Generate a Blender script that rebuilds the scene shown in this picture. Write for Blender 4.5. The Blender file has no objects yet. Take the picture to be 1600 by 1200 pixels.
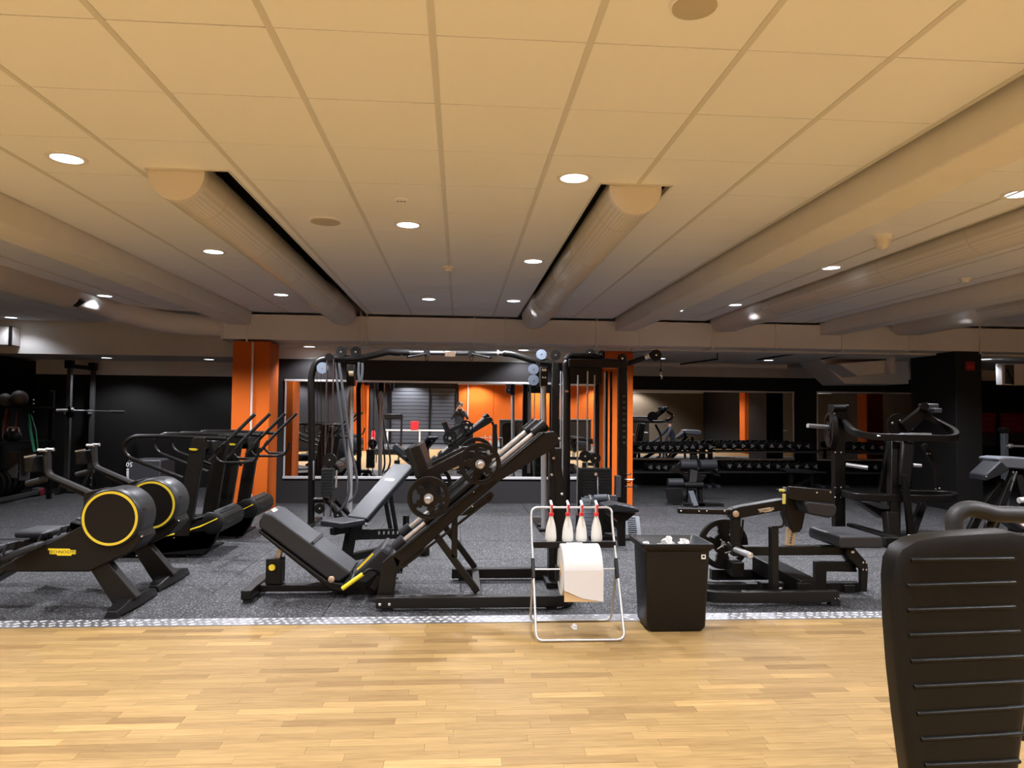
import bpy, bmesh, math, random
from mathutils import Vector as V, Matrix

RND = random.Random(11)
SC = bpy.context.scene
COL = SC.collection
PI = math.pi

# ------------------------------------------------------------------ camera
FOC = 1114.96                      # focal length in pixels of a 1600 px wide frame
YAW, PITCH, ROLL = 0.0727282, 0.0373784, 0.0101446
_f = V((math.sin(YAW)*math.cos(PITCH), math.cos(YAW)*math.cos(PITCH), math.sin(PITCH)))
_r0 = V((math.cos(YAW), -math.sin(YAW), 0)); _u0 = _r0.cross(_f)
_r = math.cos(ROLL)*_r0 + math.sin(ROLL)*_u0
_u = -math.sin(ROLL)*_r0 + math.cos(ROLL)*_u0
CAM = V((0, 0, 1.5))
cd = bpy.data.cameras.new('camera'); cam = bpy.data.objects.new('camera', cd); COL.objects.link(cam)
cd.sensor_width = 36.0; cd.lens = FOC/1600*36; cd.clip_start = .05; cd.clip_end = 100
cam.matrix_world = Matrix(((_r.x, _u.x, -_f.x, CAM.x), (_r.y, _u.y, -_f.y, CAM.y), (_r.z, _u.z, -_f.z, CAM.z), (0, 0, 0, 1)))
SC.camera = cam

# ------------------------------------------------------------------ world and exposure
w = bpy.data.worlds.new('world'); SC.world = w; w.use_nodes = True
w.node_tree.nodes['Background'].inputs[0].default_value = (.8, .85, 1, 1)
w.node_tree.nodes['Background'].inputs[1].default_value = 0.02
SC.view_settings.view_transform = 'Standard'; SC.view_settings.look = 'None'
SC.view_settings.gamma = 1.0; SC.view_settings.use_curve_mapping = False
SC.view_settings.exposure = 0.32
SC.cycles.max_bounces = 10; SC.cycles.diffuse_bounces = 5; SC.cycles.glossy_bounces = 5
SC.cycles.caustics_reflective = False; SC.cycles.caustics_refractive = False
SC.cycles.sample_clamp_indirect = 6.0
LAMP_W = 130.0                     # watts of one downlight
LAMP_COL = (.95, .965, 1.04)

# ------------------------------------------------------------------ geometry helpers
def P(x, y, Y):                    # the point at depth Y that the frame shows at (x, y)
    d = _f + (x-800)/FOC*_r - (y-600)/FOC*_u
    return CAM + d*(Y/d.y)
def G(x, y, z=0.0):                # the point at height z that the frame shows at (x, y)
    d = _f + (x-800)/FOC*_r - (y-600)/FOC*_u
    return CAM + d*((z-1.5)/d.z)

class MB:
    def __init__(s): s.bm = bmesh.new()
    def _grid(s, rings, closed=True, cap=True):
        vs = [[s.bm.verts.new(p) for p in r] for r in rings]
        n = len(vs[0])
        for a, b in zip(vs, vs[1:]):
            for i in range(n if closed else n-1):
                j = (i+1) % n
                s.bm.faces.new((a[i], a[j], b[j], b[i]))
        if cap:
            s.bm.faces.new(vs[0][::-1]); s.bm.faces.new(vs[-1])
        return s
    def box(s, c, size, ax=None):
        c = V(c); X, Y, Z = ax if ax else (V((1,0,0)), V((0,1,0)), V((0,0,1)))
        a, b, d = X*size[0]/2, Y*size[1]/2, Z*size[2]/2
        r = lambda k: [c-a-b+k*d, c+a-b+k*d, c+a+b+k*d, c-a+b+k*d]
        return s._grid([r(-1), r(1)])
    def bx(s, x0, x1, y0, y1, z0, z1):
        return s.box(((x0+x1)/2, (y0+y1)/2, (z0+z1)/2), (abs(x1-x0), abs(y1-y0), abs(z1-z0)))
    def bar(s, a, b, w, d, side=V((0,1,0))):   # w across, d along `side`
        a, b = V(a), V(b); t = (b-a).normalized(); side = (side - t*side.dot(t)).normalized()
        n = t.cross(side)
        q = lambda p: [p-side*d/2-n*w/2, p+side*d/2-n*w/2, p+side*d/2+n*w/2, p-side*d/2+n*w/2]
        return s._grid([q(a), q(b)])
    def prism(s, pts, ext):
        pts = [V(p) for p in pts]; e = V(ext)
        return s._grid([pts, [p+e for p in pts]])
    def tube(s, pts, r, n=10, closed=False, fil=0, flat=None):
        pts = [V(p) for p in pts]
        if fil: pts = fillet(pts, fil, closed)
        k = len(pts); rings = []; ref = None
        for i, p in enumerate(pts):
            a = pts[i-1] if (i or closed) else None; b = pts[(i+1) % k] if (i < k-1 or closed) else None
            t = ((p-a).normalized() if a is not None else V()) + ((b-p).normalized() if b is not None else V())
            t.normalize()
            if ref is None:
                ref = V((0,0,1)) if abs(t.z) < .9 else V((1,0,0))
            ref = (ref - t*ref.dot(t)).normalized(); bn = t.cross(ref)
            rr = r[i] if isinstance(r, (list, tuple)) else r
            fa, fb = flat if flat else (1, 1)
            rings.append([p + ref*(math.cos(2*PI*j/n)*rr*fa) + bn*(math.sin(2*PI*j/n)*rr*fb) for j in range(n)])
        if closed: rings.append(rings[0])
        return s._grid(rings, cap=not closed)
    def cyl(s, a, b, r, n=16, r2=None):
        return s.tube([a, b], [r, r if r2 is None else r2], n)
    def lathe(s, c, axis, prof, n=20):   # prof: (along, radius)
        c = V(c); ax = V(axis).normalized()
        ref = V((0,0,1)) if abs(ax.z) < .9 else V((1,0,0))
        ref = (ref-ax*ref.dot(ax)).normalized(); bn = ax.cross(ref)
        return s._grid([[c+ax*h+ref*(math.cos(2*PI*j/n)*r)+bn*(math.sin(2*PI*j/n)*r) for j in range(n)] for h, r in prof])
    def ring(s, c, axis, r0, r1, h, n=32):   # flat annulus with depth h along axis
        c = V(c); ax = V(axis).normalized()
        ref = V((0,0,1)) if abs(ax.z) < .9 else V((1,0,0))
        ref = (ref-ax*ref.dot(ax)).normalized(); bn = ax.cross(ref)
        q = lambda r, k: [c+ax*k+ref*(math.cos(2*PI*j/n)*r)+bn*(math.sin(2*PI*j/n)*r) for j in range(n)]
        rr = [q(r0, 0), q(r1, 0), q(r1, h), q(r0, h)]
        vs = [[s.bm.verts.new(p) for p in r] for r in rr]
        for a in range(4):
            b = (a+1) % 4
            for i in range(n):
                j = (i+1) % n
                s.bm.faces.new((vs[a][i], vs[a][j], vs[b][j], vs[b][i]))
        return s
    def ball(s, c, r, n=14, sz=1):
        prof = [(-math.cos(PI*i/8)*r*sz, max(math.sin(PI*i/8)*r, r*.02)) for i in range(9)]
        return s.lathe(c, (0,0,1), prof, n)
    def build(s, name, mat, parent=None, bev=0, seg=2, smooth=True, ang=38):
        me = bpy.data.meshes.new(name)
        bmesh.ops.recalc_face_normals(s.bm, faces=s.bm.faces)
        off = root_of(parent)
        if off.length: bmesh.ops.translate(s.bm, verts=s.bm.verts, vec=-off)
        s.bm.to_mesh(me); s.bm.free()
        if smooth and len(me.polygons):
            me.polygons.foreach_set('use_smooth', [True]*len(me.polygons))
            me.set_sharp_from_angle(angle=math.radians(ang))
        if mat: me.materials.append(mat)
        o = bpy.data.objects.new(name, me); COL.objects.link(o)
        if parent: o.parent = parent
        if bev:
            m = o.modifiers.new('bevel', 'BEVEL'); m.width = bev; m.segments = seg; m.limit_method = 'ANGLE'; m.angle_limit = math.radians(40)
        return o

def root_of(o):
    if o is None: return V()
    while o.parent: o = o.parent
    return V(o.location)

def fillet(pts, r, closed=False, n=5):
    out = []; k = len(pts)
    for i, p in enumerate(pts):
        if not closed and i in (0, k-1): out.append(p); continue
        a, b = pts[i-1], pts[(i+1) % k]
        u, v = (a-p), (b-p); lu, lv = u.length, v.length; u.normalize(); v.normalize()
        d = min(r, lu*.48, lv*.48)
        p0, p1 = p+u*d, p+v*d
        for j in range(n+1):
            t = j/n; out.append((1-t)**2*p0 + 2*t*(1-t)*p + t*t*p1)
    return out

def thing(name, label, cat, loc=(0,0,0), group=None):
    o = bpy.data.objects.new(name, None); COL.objects.link(o); o.empty_display_size = .1
    o.location = loc; o['label'] = label; o['category'] = cat
    if group: o['group'] = group
    return o
def tag(o, label, cat, group=None):
    o['label'] = label; o['category'] = cat
    if group: o['group'] = group
    return o
def struct(o): o['kind'] = 'structure'; return o
def stuff(o): o['kind'] = 'stuff'; return o
def kids(o): return list(o.children)
def dup(root, shift=(0,0,0), label=None, rotz=None):
    def cp(o, par):
        c = o.copy(); COL.objects.link(c)
        if par is not None: c.parent = par
        for ch in kids(o): cp(ch, c)
        return c
    r = cp(root, None); r.location = V(root.location)+V(shift)
    if rotz is not None: r.rotation_euler = (0, 0, rotz)
    if label: r['label'] = label
    return r

def lettering(s, name, mat, parent, origin, right, up, size, depth=.0015, align='CENTER'):
    cu = bpy.data.curves.new(name, 'FONT'); cu.body = s; cu.size = size; cu.extrude = depth; cu.align_x = align; cu.align_y = 'CENTER'
    cu.resolution_u = 2
    t = bpy.data.objects.new(name, cu); COL.objects.link(t)
    dg = bpy.context.evaluated_depsgraph_get(); dg.update()
    me = bpy.data.meshes.new_from_object(t.evaluated_get(dg))
    bpy.data.objects.remove(t)
    r, u = V(right).normalized(), V(up).normalized(); n = r.cross(u)
    o_ = V(origin)-root_of(parent)
    me.transform(Matrix(((r.x,u.x,n.x,o_.x),(r.y,u.y,n.y,o_.y),(r.z,u.z,n.z,o_.z),(0,0,0,1))))
    me.materials.clear(); me.materials.append(mat)
    o = bpy.data.objects.new(name, me); COL.objects.link(o)
    if parent: o.parent = parent
    return o

# ------------------------------------------------------------------ materials
def mat(name, col, rough=.5, metal=0., bump=0., bscale=200., coat=0., spec=None, var=0., vscale=6., emit=None, est=0., trans=0., alpha=1.):
    m = bpy.data.materials.new(name); m.use_nodes = True
    nt = m.node_tree; b = nt.nodes['Principled BSDF']
    b.inputs['Base Color'].default_value = (*col, 1); b.inputs['Roughness'].default_value = rough
    b.inputs['Metallic'].default_value = metal
    if coat: b.inputs['Coat Weight'].default_value = coat; b.inputs['Coat Roughness'].default_value = .08
    if spec is not None: b.inputs['Specular IOR Level'].default_value = spec
    if trans: b.inputs['Transmission Weight'].default_value = trans
    if emit: b.inputs['Emission Color'].default_value = (*emit, 1); b.inputs['Emission Strength'].default_value = est
    tc = nt.nodes.new('ShaderNodeTexCoord')
    nz = nt.nodes.new('ShaderNodeTexNoise'); nz.inputs['Scale'].default_value = vscale; nz.inputs['Detail'].default_value = 4
    nt.links.new(tc.outputs['Object'], nz.inputs['Vector'])
    mr = nt.nodes.new('ShaderNodeMapRange'); mr.inputs[3].default_value = max(rough-.06, .0); mr.inputs[4].default_value = min(rough+.06, 1)
    if rough > .03:
        nt.links.new(nz.outputs['Fac'], mr.inputs[0]); nt.links.new(mr.outputs[0], b.inputs['Roughness'])
    if var:
        hs = nt.nodes.new('ShaderNodeMix'); hs.data_type = 'RGBA'
        hs.inputs[6].default_value = (*[c*(1-var) for c in col], 1); hs.inputs[7].default_value = (*[min(c*(1+var), 1) for c in col], 1)
        nt.links.new(nz.outputs['Fac'], hs.inputs[0]); nt.links.new(hs.outputs[2], b.inputs['Base Color'])
    if bump:
        n2 = nt.nodes.new('ShaderNodeTexNoise'); n2.inputs['Scale'].default_value = bscale; n2.inputs['Detail'].default_value = 2
        nt.links.new(tc.outputs['Object'], n2.inputs['Vector'])
        bp = nt.nodes.new('ShaderNodeBump'); bp.inputs['Strength'].default_value = bump; bp.inputs['Distance'].default_value = .002
        nt.links.new(n2.outputs['Fac'], bp.inputs['Height']); nt.links.new(bp.outputs[0], b.inputs['Normal'])
    return m

M = {}
M['black'] = mat('black powder coat', (0.0061, 0.0054, 0.0048), .36, bump=.12, bscale=500, spec=0.22)
M['black2'] = mat('black plastic', (0.0054, 0.0050, 0.0048), .45, bump=.1, bscale=300, spec=0.22)
M['frame'] = mat('dark bronze frame paint', (0.0062, 0.0053, 0.0044), .42, bump=.1, bscale=600, spec=0.25)
M['rubberblk'] = mat('black rubber', (0.0072, 0.0072, 0.0072), .62, bump=.2, bscale=120, spec=0.25)
M['plate'] = mat('rubber coated plate', (0.0056, 0.0050, 0.0046), .40, bump=.15, bscale=200, spec=0.25)
M['pad'] = mat('charcoal upholstery', (0.0211, 0.0223, 0.0254), .46, bump=.25, bscale=900, spec=0.3)
M['padb'] = mat('black upholstery', (0.0132, 0.0144, 0.0174), .42, bump=.25, bscale=900, spec=0.3)
M['chrome'] = mat('chrome', (.66, .65, .64), .16, .72)
M['steel'] = mat('brushed steel', (.50, .50, .50), .32, .75, bump=.1)
M['alu'] = mat('aluminium', (.74, .74, .75), .38, .55, bump=.15, bscale=80)
M['stripal'] = mat('strip aluminium', (.27, .27, .28), .42, .75, bump=.1, bscale=60)
M['tread'] = mat('pale tread bars', (.52, .52, .53), .35, .7)  # paler than the strip so the raised pattern stands out
M['tubeal'] = mat('grey anodised tube', (.48, .48, .48), .35, .6)
M['bolt'] = mat('zinc bolt', (.75, .74, .7), .25, 1.)
M['greypul'] = mat('blue grey pulley', (.10, .12, .155), .4)
M['greyplas'] = mat('grey plastic', (0.0630, 0.0700, 0.0805), .45, spec=0.35)
M['yellow'] = mat('yellow plastic', (.78, .60, .02), .45)
M['yellowd'] = mat('yellow ring', (.72, .55, .03), .5)
M['steeldark'] = mat('dark satin steel', (.10, .10, .10), .25, .8)
M['rodred'] = mat('dark guide rod', (.09, .06, .055), .3, .6)
M['greyrib'] = mat('grey rib', (.13, .14, .155), .5)
M['greyvinyl'] = mat('grey vinyl pad', (.14, .15, .17), .4)
M['posterline'] = mat('poster print', (.30, .06, .05), .5)
M['redside'] = mat('dark red side', (.30, .015, .04), .5)
M['navyroll'] = mat('dark roller foam', (.012, .013, .018), .6)
M['yellowpale'] = mat('pale yellow grip', (.62, .56, .12), .5)
M['strap'] = mat('dark grey hose', (.05, .052, .056), .4)
M['uprt'] = mat('grey upright', (.05, .05, .05), .5)
M['greypanel2'] = mat('dark box vinyl', (.022, .024, .028), .5)
M['white'] = mat('white plastic', (.8, .8, .79), .4)
M['red'] = mat('red plastic', (.72, .03, .045), .4)
M['orange'] = mat('orange wall paint', (.55, .105, .0085), .75, spec=.2, bump=.12, bscale=150, var=.03)
M['darkwall'] = mat('charcoal wall paint', (.0205, .0185, .0195), .6, bump=.12, bscale=160, var=.05, spec=0.3)
M['blackwall'] = mat('black wall paint', (0.0078, 0.0072, 0.0069), .6, bump=.1, bscale=160, spec=0.3)
M['duct'] = mat('grey painted sheet metal', (.80, .775, .755), .5, bump=.08, bscale=12, var=.05, vscale=3)
M['plaster'] = mat('white plaster', (.78, .775, .76), .6, bump=.3, bscale=60, var=.06)
M['beam'] = mat('painted concrete', (.78, .76, .73), .65, bump=.5, bscale=45, var=.05)
M['tile'] = mat('white acoustic tile', (.85, .875, .93), .8, bump=.15, bscale=700, var=.01, vscale=2)
M['tbar'] = mat('ceiling grid bar', (.66, .66, .65), .5)
M['plenum'] = mat('dark plenum', (.05, .045, .04), .9)
M['capw'] = mat('tube end cap', (.72, .68, .64), .45, bump=.05)
M['lens'] = mat('downlight lens', (.9, .95, 1), .3, emit=(.84, .95, 1.0), est=4.2)
M['mirror'] = mat('mirror glass', (.84, .84, .83), 0.0, 1.)
M['pipe'] = mat('white pipe', (.62, .52, .47), .4)
M['paper'] = mat('white paper roll', (.58, .57, .555), .85, bump=.3, bscale=160)
M['kraft'] = mat('brown cardboard', (.52, .36, .18), .8)
M['bottle'] = mat('milky plastic bottle', (.74, .76, .73), .35, bump=.02)
M['skin'] = mat('skin', (.56, .33, .24), .5)
M['navy'] = mat('navy cloth', (.012, .014, .024), .8, bump=.3, bscale=300)
M['bin'] = mat('black bin plastic', (0.0088, 0.0074, 0.0063), .48, bump=.15, bscale=400, spec=0.25)
M['bag'] = mat('grey bin bag', (.05, .055, .06), .3)
M['beige'] = mat('beige anodised', (.50, .40, .27), .4, .3)
M['gold'] = mat('brass cap', (.55, .42, .30), .35, .6)
M['badge'] = mat('pale badge', (.55, .46, .34), .45)
M['shutter'] = mat('grey roller shutter', (.06, .063, .072), .45)
M['glassdark'] = mat('dark window glass', (.02, .024, .03), .08)
M['green'] = mat('green band', (.01, .16, .075), .5)
M['bandred'] = mat('dark red band', (.09, .015, .012), .5)
M['redposter'] = mat('red poster print', (.22, .012, .012), .45)
M['greyposter'] = mat('grey poster print', (.06, .055, .055), .5)
M['chairblk'] = mat('black moulded plastic', (0.0031, 0.0029, 0.0025), .42, bump=.2, bscale=240, spec=0.22)
M['foam'] = mat('black foam grip', (0.0147, 0.0139, 0.0134), .55, bump=.2, bscale=400, spec=0.25)
M['cuff'] = mat('white sheet metal', (.62, .58, .54), .45, bump=.05, bscale=10)
M['medball'] = mat('grey ball', (.13, .13, .13), .55)
M['greypanel'] = mat('grey panel', (.075, .075, .075), .5)
M['dbgrey'] = mat('pale triangle badge', (.38, .39, .40), .4)

def mat_perf():   # perforated glossy tube: fine holes in rows
    m = mat('perforated white tube', (.52, .48, .43), .36, coat=.12)
    nt = m.node_tree; b = nt.nodes['Principled BSDF']
    tc = nt.nodes.new('ShaderNodeTexCoord')
    w2 = nt.nodes.new('ShaderNodeTexWave'); w2.bands_direction = 'X'; w2.inputs['Scale'].default_value = 14
    nt.links.new(tc.outputs['Object'], w2.inputs['Vector'])
    mx = nt.nodes.new('ShaderNodeMix'); mx.data_type = 'RGBA'
    mx.inputs[6].default_value = (.60, .58, .55, 1); mx.inputs[7].default_value = (.72, .70, .67, 1)
    nt.links.new(w2.outputs['Fac'], mx.inputs[0]); nt.links.new(mx.outputs[2], b.inputs['Base Color'])
    return m
M['perf'] = mat_perf()

def mat_oak(name, attr):
    m = bpy.data.materials.new(name); m.use_nodes = True
    nt = m.node_tree; b = nt.nodes['Principled BSDF']; L = nt.links.new; N = nt.nodes.new
    if attr:
        a = N('ShaderNodeAttribute'); a.attribute_name = 'tone'; rnd = a.outputs['Fac']
    else:
        a = N('ShaderNodeObjectInfo'); rnd = a.outputs['Random']
    g = N('ShaderNodeNewGeometry')
    off = N('ShaderNodeMath'); off.operation = 'MULTIPLY'; off.inputs[1].default_value = 37.; L(rnd, off.inputs[0])
    mp = N('ShaderNodeVectorMath'); mp.operation = 'MULTIPLY'; mp.inputs[1].default_value = (2.6, 44, 1); L(g.outputs['Position'], mp.inputs[0])
    ad = N('ShaderNodeVectorMath'); ad.operation = 'ADD'; L(mp.outputs[0], ad.inputs[0]); L(off.outputs[0], ad.inputs[1])
    nz = N('ShaderNodeTexNoise'); nz.inputs['Scale'].default_value = 1.6; nz.inputs['Detail'].default_value = 6; nz.inputs['Distortion'].default_value = 1.1
    L(ad.outputs[0], nz.inputs['Vector'])
    r1 = N('ShaderNodeValToRGB'); e = r1.color_ramp.elements
    e[0].position = .30; e[0].color = (.195, .118, .040, 1); e[1].position = .66; e[1].color = (.282, .182, .070, 1)
    L(nz.outputs['Fac'], r1.inputs[0])
    r2 = N('ShaderNodeValToRGB'); e = r2.color_ramp.elements
    e[0].position = 0; e[0].color = (.66, .60, .52, 1); e[1].position = 1; e[1].color = (1.24, 1.22, 1.18, 1)
    e2 = e.new(.15); e2.color = (.88, .855, .81, 1); e3 = e.new(.85); e3.color = (1.04, 1.03, 1.0, 1)
    L(rnd, r2.inputs[0])
    mx = N('ShaderNodeMix'); mx.data_type = 'RGBA'; mx.blend_type = 'MULTIPLY'; mx.inputs[0].default_value = 1
    L(r1.outputs[0], mx.inputs[6]); L(r2.outputs[0], mx.inputs[7]); L(mx.outputs[2], b.inputs['Base Color'])
    b.inputs['Roughness'].default_value = .55; b.inputs['Specular IOR Level'].default_value = .22
    bp = N('ShaderNodeBump'); bp.inputs['Strength'].default_value = .08; bp.inputs['Distance'].default_value = .001
    L(nz.outputs['Fac'], bp.inputs['Height']); L(bp.outputs[0], b.inputs['Normal'])
    return m
M['oak'] = mat_oak('oak stave', False); M['oakfar'] = mat_oak('oak floor', True)

def mat_speck():
    m = bpy.data.materials.new('speckled rubber'); m.use_nodes = True
    nt = m.node_tree; b = nt.nodes['Principled BSDF']; L = nt.links.new; N = nt.nodes.new
    g = N('ShaderNodeNewGeometry')
    vo = N('ShaderNodeTexVoronoi'); vo.inputs['Scale'].default_value = 88; L(g.outputs['Position'], vo.inputs['Vector'])
    sx = N('ShaderNodeSeparateColor'); L(vo.outputs['Color'], sx.inputs[0])
    c1 = N('ShaderNodeMath'); c1.operation = 'GREATER_THAN'; c1.inputs[1].default_value = .68; L(sx.outputs[0], c1.inputs[0])
    c2 = N('ShaderNodeMath'); c2.operation = 'LESS_THAN'; c2.inputs[1].default_value = .45; L(vo.outputs['Distance'], c2.inputs[0])
    c3 = N('ShaderNodeMath'); c3.operation = 'MULTIPLY'; L(c1.outputs[0], c3.inputs[0]); L(c2.outputs[0], c3.inputs[1])
    nz = N('ShaderNodeTexNoise'); nz.inputs['Scale'].default_value = 1.7; nz.inputs['Detail'].default_value = 5; L(g.outputs['Position'], nz.inputs['Vector'])
    base = N('ShaderNodeMix'); base.data_type = 'RGBA'; base.inputs[6].default_value = (.0078, .0076, .0082, 1); base.inputs[7].default_value = (.013, .0127, .0136, 1); L(nz.outputs['Fac'], base.inputs[0])
    mx = N('ShaderNodeMix'); mx.data_type = 'RGBA'; mx.inputs[7].default_value = (.175, .173, .184, 1)
    L(c3.outputs[0], mx.inputs[0]); L(base.outputs[2], mx.inputs[6]); L(mx.outputs[2], b.inputs['Base Color'])
    b.inputs['Roughness'].default_value = .75
    bp = N('ShaderNodeBump'); bp.inputs['Strength'].default_value = .3; bp.inputs['Distance'].default_value = .002
    L(vo.outputs['Distance'], bp.inputs['Height']); L(bp.outputs[0], b.inputs['Normal'])
    return m
M['speck'] = mat_speck()

def mat_carve(name, c0, c1, scale, rough):   # ribbed belt / slats
    m = mat(name, c0, rough); nt = m.node_tree; b = nt.nodes['Principled BSDF']
    g = nt.nodes.new('ShaderNodeNewGeometry'); wv = nt.nodes.new('ShaderNodeTexWave'); wv.bands_direction = 'X'; wv.inputs['Scale'].default_value = scale
    nt.links.new(g.outputs['Position'], wv.inputs['Vector'])
    mx = nt.nodes.new('ShaderNodeMix'); mx.data_type = 'RGBA'; mx.inputs[6].default_value = (*c0, 1); mx.inputs[7].default_value = (*c1, 1)
    nt.links.new(wv.outputs['Fac'], mx.inputs[0]); nt.links.new(mx.outputs[2], b.inputs['Base Color'])
    return m
M['belt'] = mat_carve('slat belt', (.012, .012, .013), (.05, .052, .056), 9, .5)

# ================================================================== SETTING
CZ = 2.906                        # ceiling height
STRIP = 5.102                     # near edge of the metal strip between the two floors
# ---- oak floor: the nearest staves are parts, the rest one joined field
fl = struct(MB().bx(-9, 13, -8.2, STRIP, -.08, -.012).build('floor', M['oakfar'], smooth=False))
GAP = .0012
rows = []
y = 2.30; SW = .070
while y < STRIP-.004:
    y1 = min(y+SW, STRIP); x = -5.2+RND.uniform(-.4, .2); r = []
    while x < 6.0:
        ln = RND.uniform(.34, .62); r.append((x, x+ln)); x += ln
    rows.append((y, y1, r)); y = y1
unit = MB().bx(0, 1, 0, 1, -.012, 0).build('stave', M['oak'], smooth=False)
unit_me = unit.data; bpy.data.objects.remove(unit)
cand = []
for y0, y1, r in rows:
    for x0, x1 in r:
        half = (y0+.6)*.80
        vis = (x0+x1)/2 > -half and (x0+x1)/2 < half+.35
        cand.append((not vis, y0, x0, x1, y1))
cand.sort(key=lambda c: (c[0], c[1]))
field = bmesh.new(); tones = []
for k, (nv, y0, x0, x1, y1) in enumerate(cand):
    if k < 300 and not nv:
        o = bpy.data.objects.new('stave', unit_me); COL.objects.link(o); o.parent = fl
        o.location = (x0+GAP/2, y0+GAP/2, RND.uniform(-.0004, .0002)); o.scale = (x1-x0-GAP, y1-y0-GAP, 1)
    else:
        b = MB(); b.bm.free(); b.bm = field; n0 = len(field.faces)
        b.bx(x0+GAP/2, x1-GAP/2, y0+GAP/2, y1-GAP/2, -.012, 0); t = RND.random()
        tones += [t]*6
# strips under and behind the camera, seen only in the mirrors
y = -8.2
while y < 2.30:
    y1 = min(y+.21, 2.30); x = -9+RND.uniform(0, .8)
    while x < 13:
        ln = RND.uniform(1.1, 1.8); b = MB(); b.bm.free(); b.bm = field
        b.bx(x, min(x+ln, 13)-GAP, y, y1-GAP, -.012, 0); tones += [RND.random()]*6; x += ln
    y = y1
me = bpy.data.meshes.new('stave_field'); bmesh.ops.recalc_face_normals(field, faces=field.faces); field.to_mesh(me); field.free()
at = me.attributes.new('tone', 'FLOAT', 'FACE'); at.data.foreach_set('value', tones)
me.materials.append(M['oakfar'])
o = bpy.data.objects.new('stave_field', me); COL.objects.link(o); o.parent = fl; stuff(o)

struct(MB().bx(-9, 13, -8.19, -4.4, .0005, .005).build('floor', M['speck'], smooth=False))
# ---- rubber floor of square mats
RY0 = STRIP+.17
rf = struct(MB().bx(-9, 13, STRIP, 15.0, -.08, -.010).build('floor', M['rubberblk'], smooth=False))
mat_me = MB().bx(0,   .994, 0, .994, -.010, 0).build('rubber_mat', M['speck'], smooth=False); mm = mat_me.data; bpy.data.objects.remove(mat_me)
for i in range(-7, 12):
    for j in range(10):
        o = bpy.data.objects.new('rubber_mat', mm); COL.objects.link(o); o.parent = rf
        o.location = (.03+i, RY0+j, RND.uniform(-.0004, .0004))
# ---- aluminium checker plate strip
ts = MB().bx(-9, 13, STRIP, RY0, -.009, .0035).build('trim_1', M['stripal'], smooth=False); struct(ts)
tb = MB(); x = -4.2; k = 0
while x < 5.2:
    for r in range(3):
        c = V((x+(.03 if r % 2 else 0), STRIP+.03+r*.055, .0035)); s = 1 if (k+r) % 2 else -1
        d = V((.021, .013*s, 0)); n = V((-.006*s, .009, 0))
        tb._grid([[c-d, c+n*.9, c+d, c-n*.9], [c-d*.6+V((0,0,.0045)), c+n*.4+V((0,0,.0045)), c+d*.6+V((0,0,.0045)), c-n*.4+V((0,0,.0045))]])
    x += .058; k += 1
stuff(tb.build('tread_pattern', M['tread'], ts, smooth=False))

# ---- ceiling
ce = struct(MB().bx(-9, 13, -8.2, 14.9, 3.28, 3.36).build('ceiling', M['plenum'], smooth=False))
TX0, TY0 = -.1197, 2.6474
SLOTS = [(-5.02, -4.60), (-1.86, -1.385), (.845, 1.295), (3.73, 4.16), (6.58, 7.02)]
BEAMS = [(-3.40, -3.035), (2.30, 2.65), (5.50, 5.86)]
def spans(x0, x1, y0, y1, slots=True):       # what is left of a tile between the slots and beams
    segs = [(x0, x1)]
    cut = list(BEAMS) + (list(SLOTS) if slots else [])
    for a, b in cut:
        n = []
        for p, q in segs:
            if b <= p or a >= q: n.append((p, q)); continue
            if a > p: n.append((p, a))
            if b < q: n.append((b, q))
        segs = n
    return [(p, q) for p, q in segs if q-p > .03]
full = MB().bx(0, .5975, 0, .5945, 0, .018).build('ceiling_tile', M['tile'], bev=0, smooth=False); fme = full.data; bpy.data.objects.remove(full)
rest = MB(); nt_ = 0
for j in range(-19, 16):
    y0 = TY0+.6*j; y1 = y0+.6
    for i in range(-15, 22):
        x0 = TX0+.6*i; xc = x0+.3; yc = y0+.3
        if y0 > 10.64 and xc > -3.5: continue
        if y0 > 12.1: continue
        yy1 = min(y1, 10.66) if xc > -3.5 else min(y1, 12.3)
        vis = yc > 2.0 and abs(xc-.07*yc) < yc*.78+.4
        bands = [(y0, yy1, y0 >= 4.29)] if not y0 < 4.29 < yy1 else [(y0, 4.288, False), (4.288, yy1, True)]
        if len(bands) == 2 and spans(x0, x0+.6, y0, y1, False) == spans(x0, x0+.6, y0, y1, True): bands = [(y0, yy1, False)]
        for ya, yb, sl in bands:
          for p, q in spans(x0, x0+.6, ya, yb, sl):
            if vis and nt_ < 298:
                nt_ += 1
                if q-p > .598 and yb-ya > .59:
                    o = bpy.data.objects.new('ceiling_tile', fme); COL.objects.link(o); o.parent = ce
                    o.location = (p+.0012, ya+.0018, CZ+RND.uniform(0, .0012))
                else:
                    MB().bx(p+.0012, q-.0012, ya+.0005, yb-.0015, CZ, CZ+.018).build('ceiling_tile', M['tile'], ce, smooth=False)
            else:
                rest.bx(p+.001, q-.001, ya+.0005, yb-.0015, CZ, CZ+.018)
rest = rest.build('tile_field', M['tile'], ce, smooth=False); stuff(rest)
gb = MB()
for i in range(-15, 22):
    x = TX0+.6*i
    if any(a < x < b for a, b in BEAMS): continue
    y1 = 10.66 if x > -3.5 else 12.3
    if any(a-.01 < x < b+.01 for a, b in SLOTS): y1 = 4.3
    gb.bx(x-.013, x+.013, -8, y1, CZ-.0035, CZ+.004)
for a, b in SLOTS:
    for x in (a, b): gb.bx(x-.006, x+.006, 4.29, 10.66, CZ-.006, CZ+.03)
    gb.bx(a, b, 4.285, 4.30, CZ-.006, CZ+.03)
gb = gb.build('grid_bars', M['tbar'], ce, smooth=False); stuff(gb)
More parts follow.
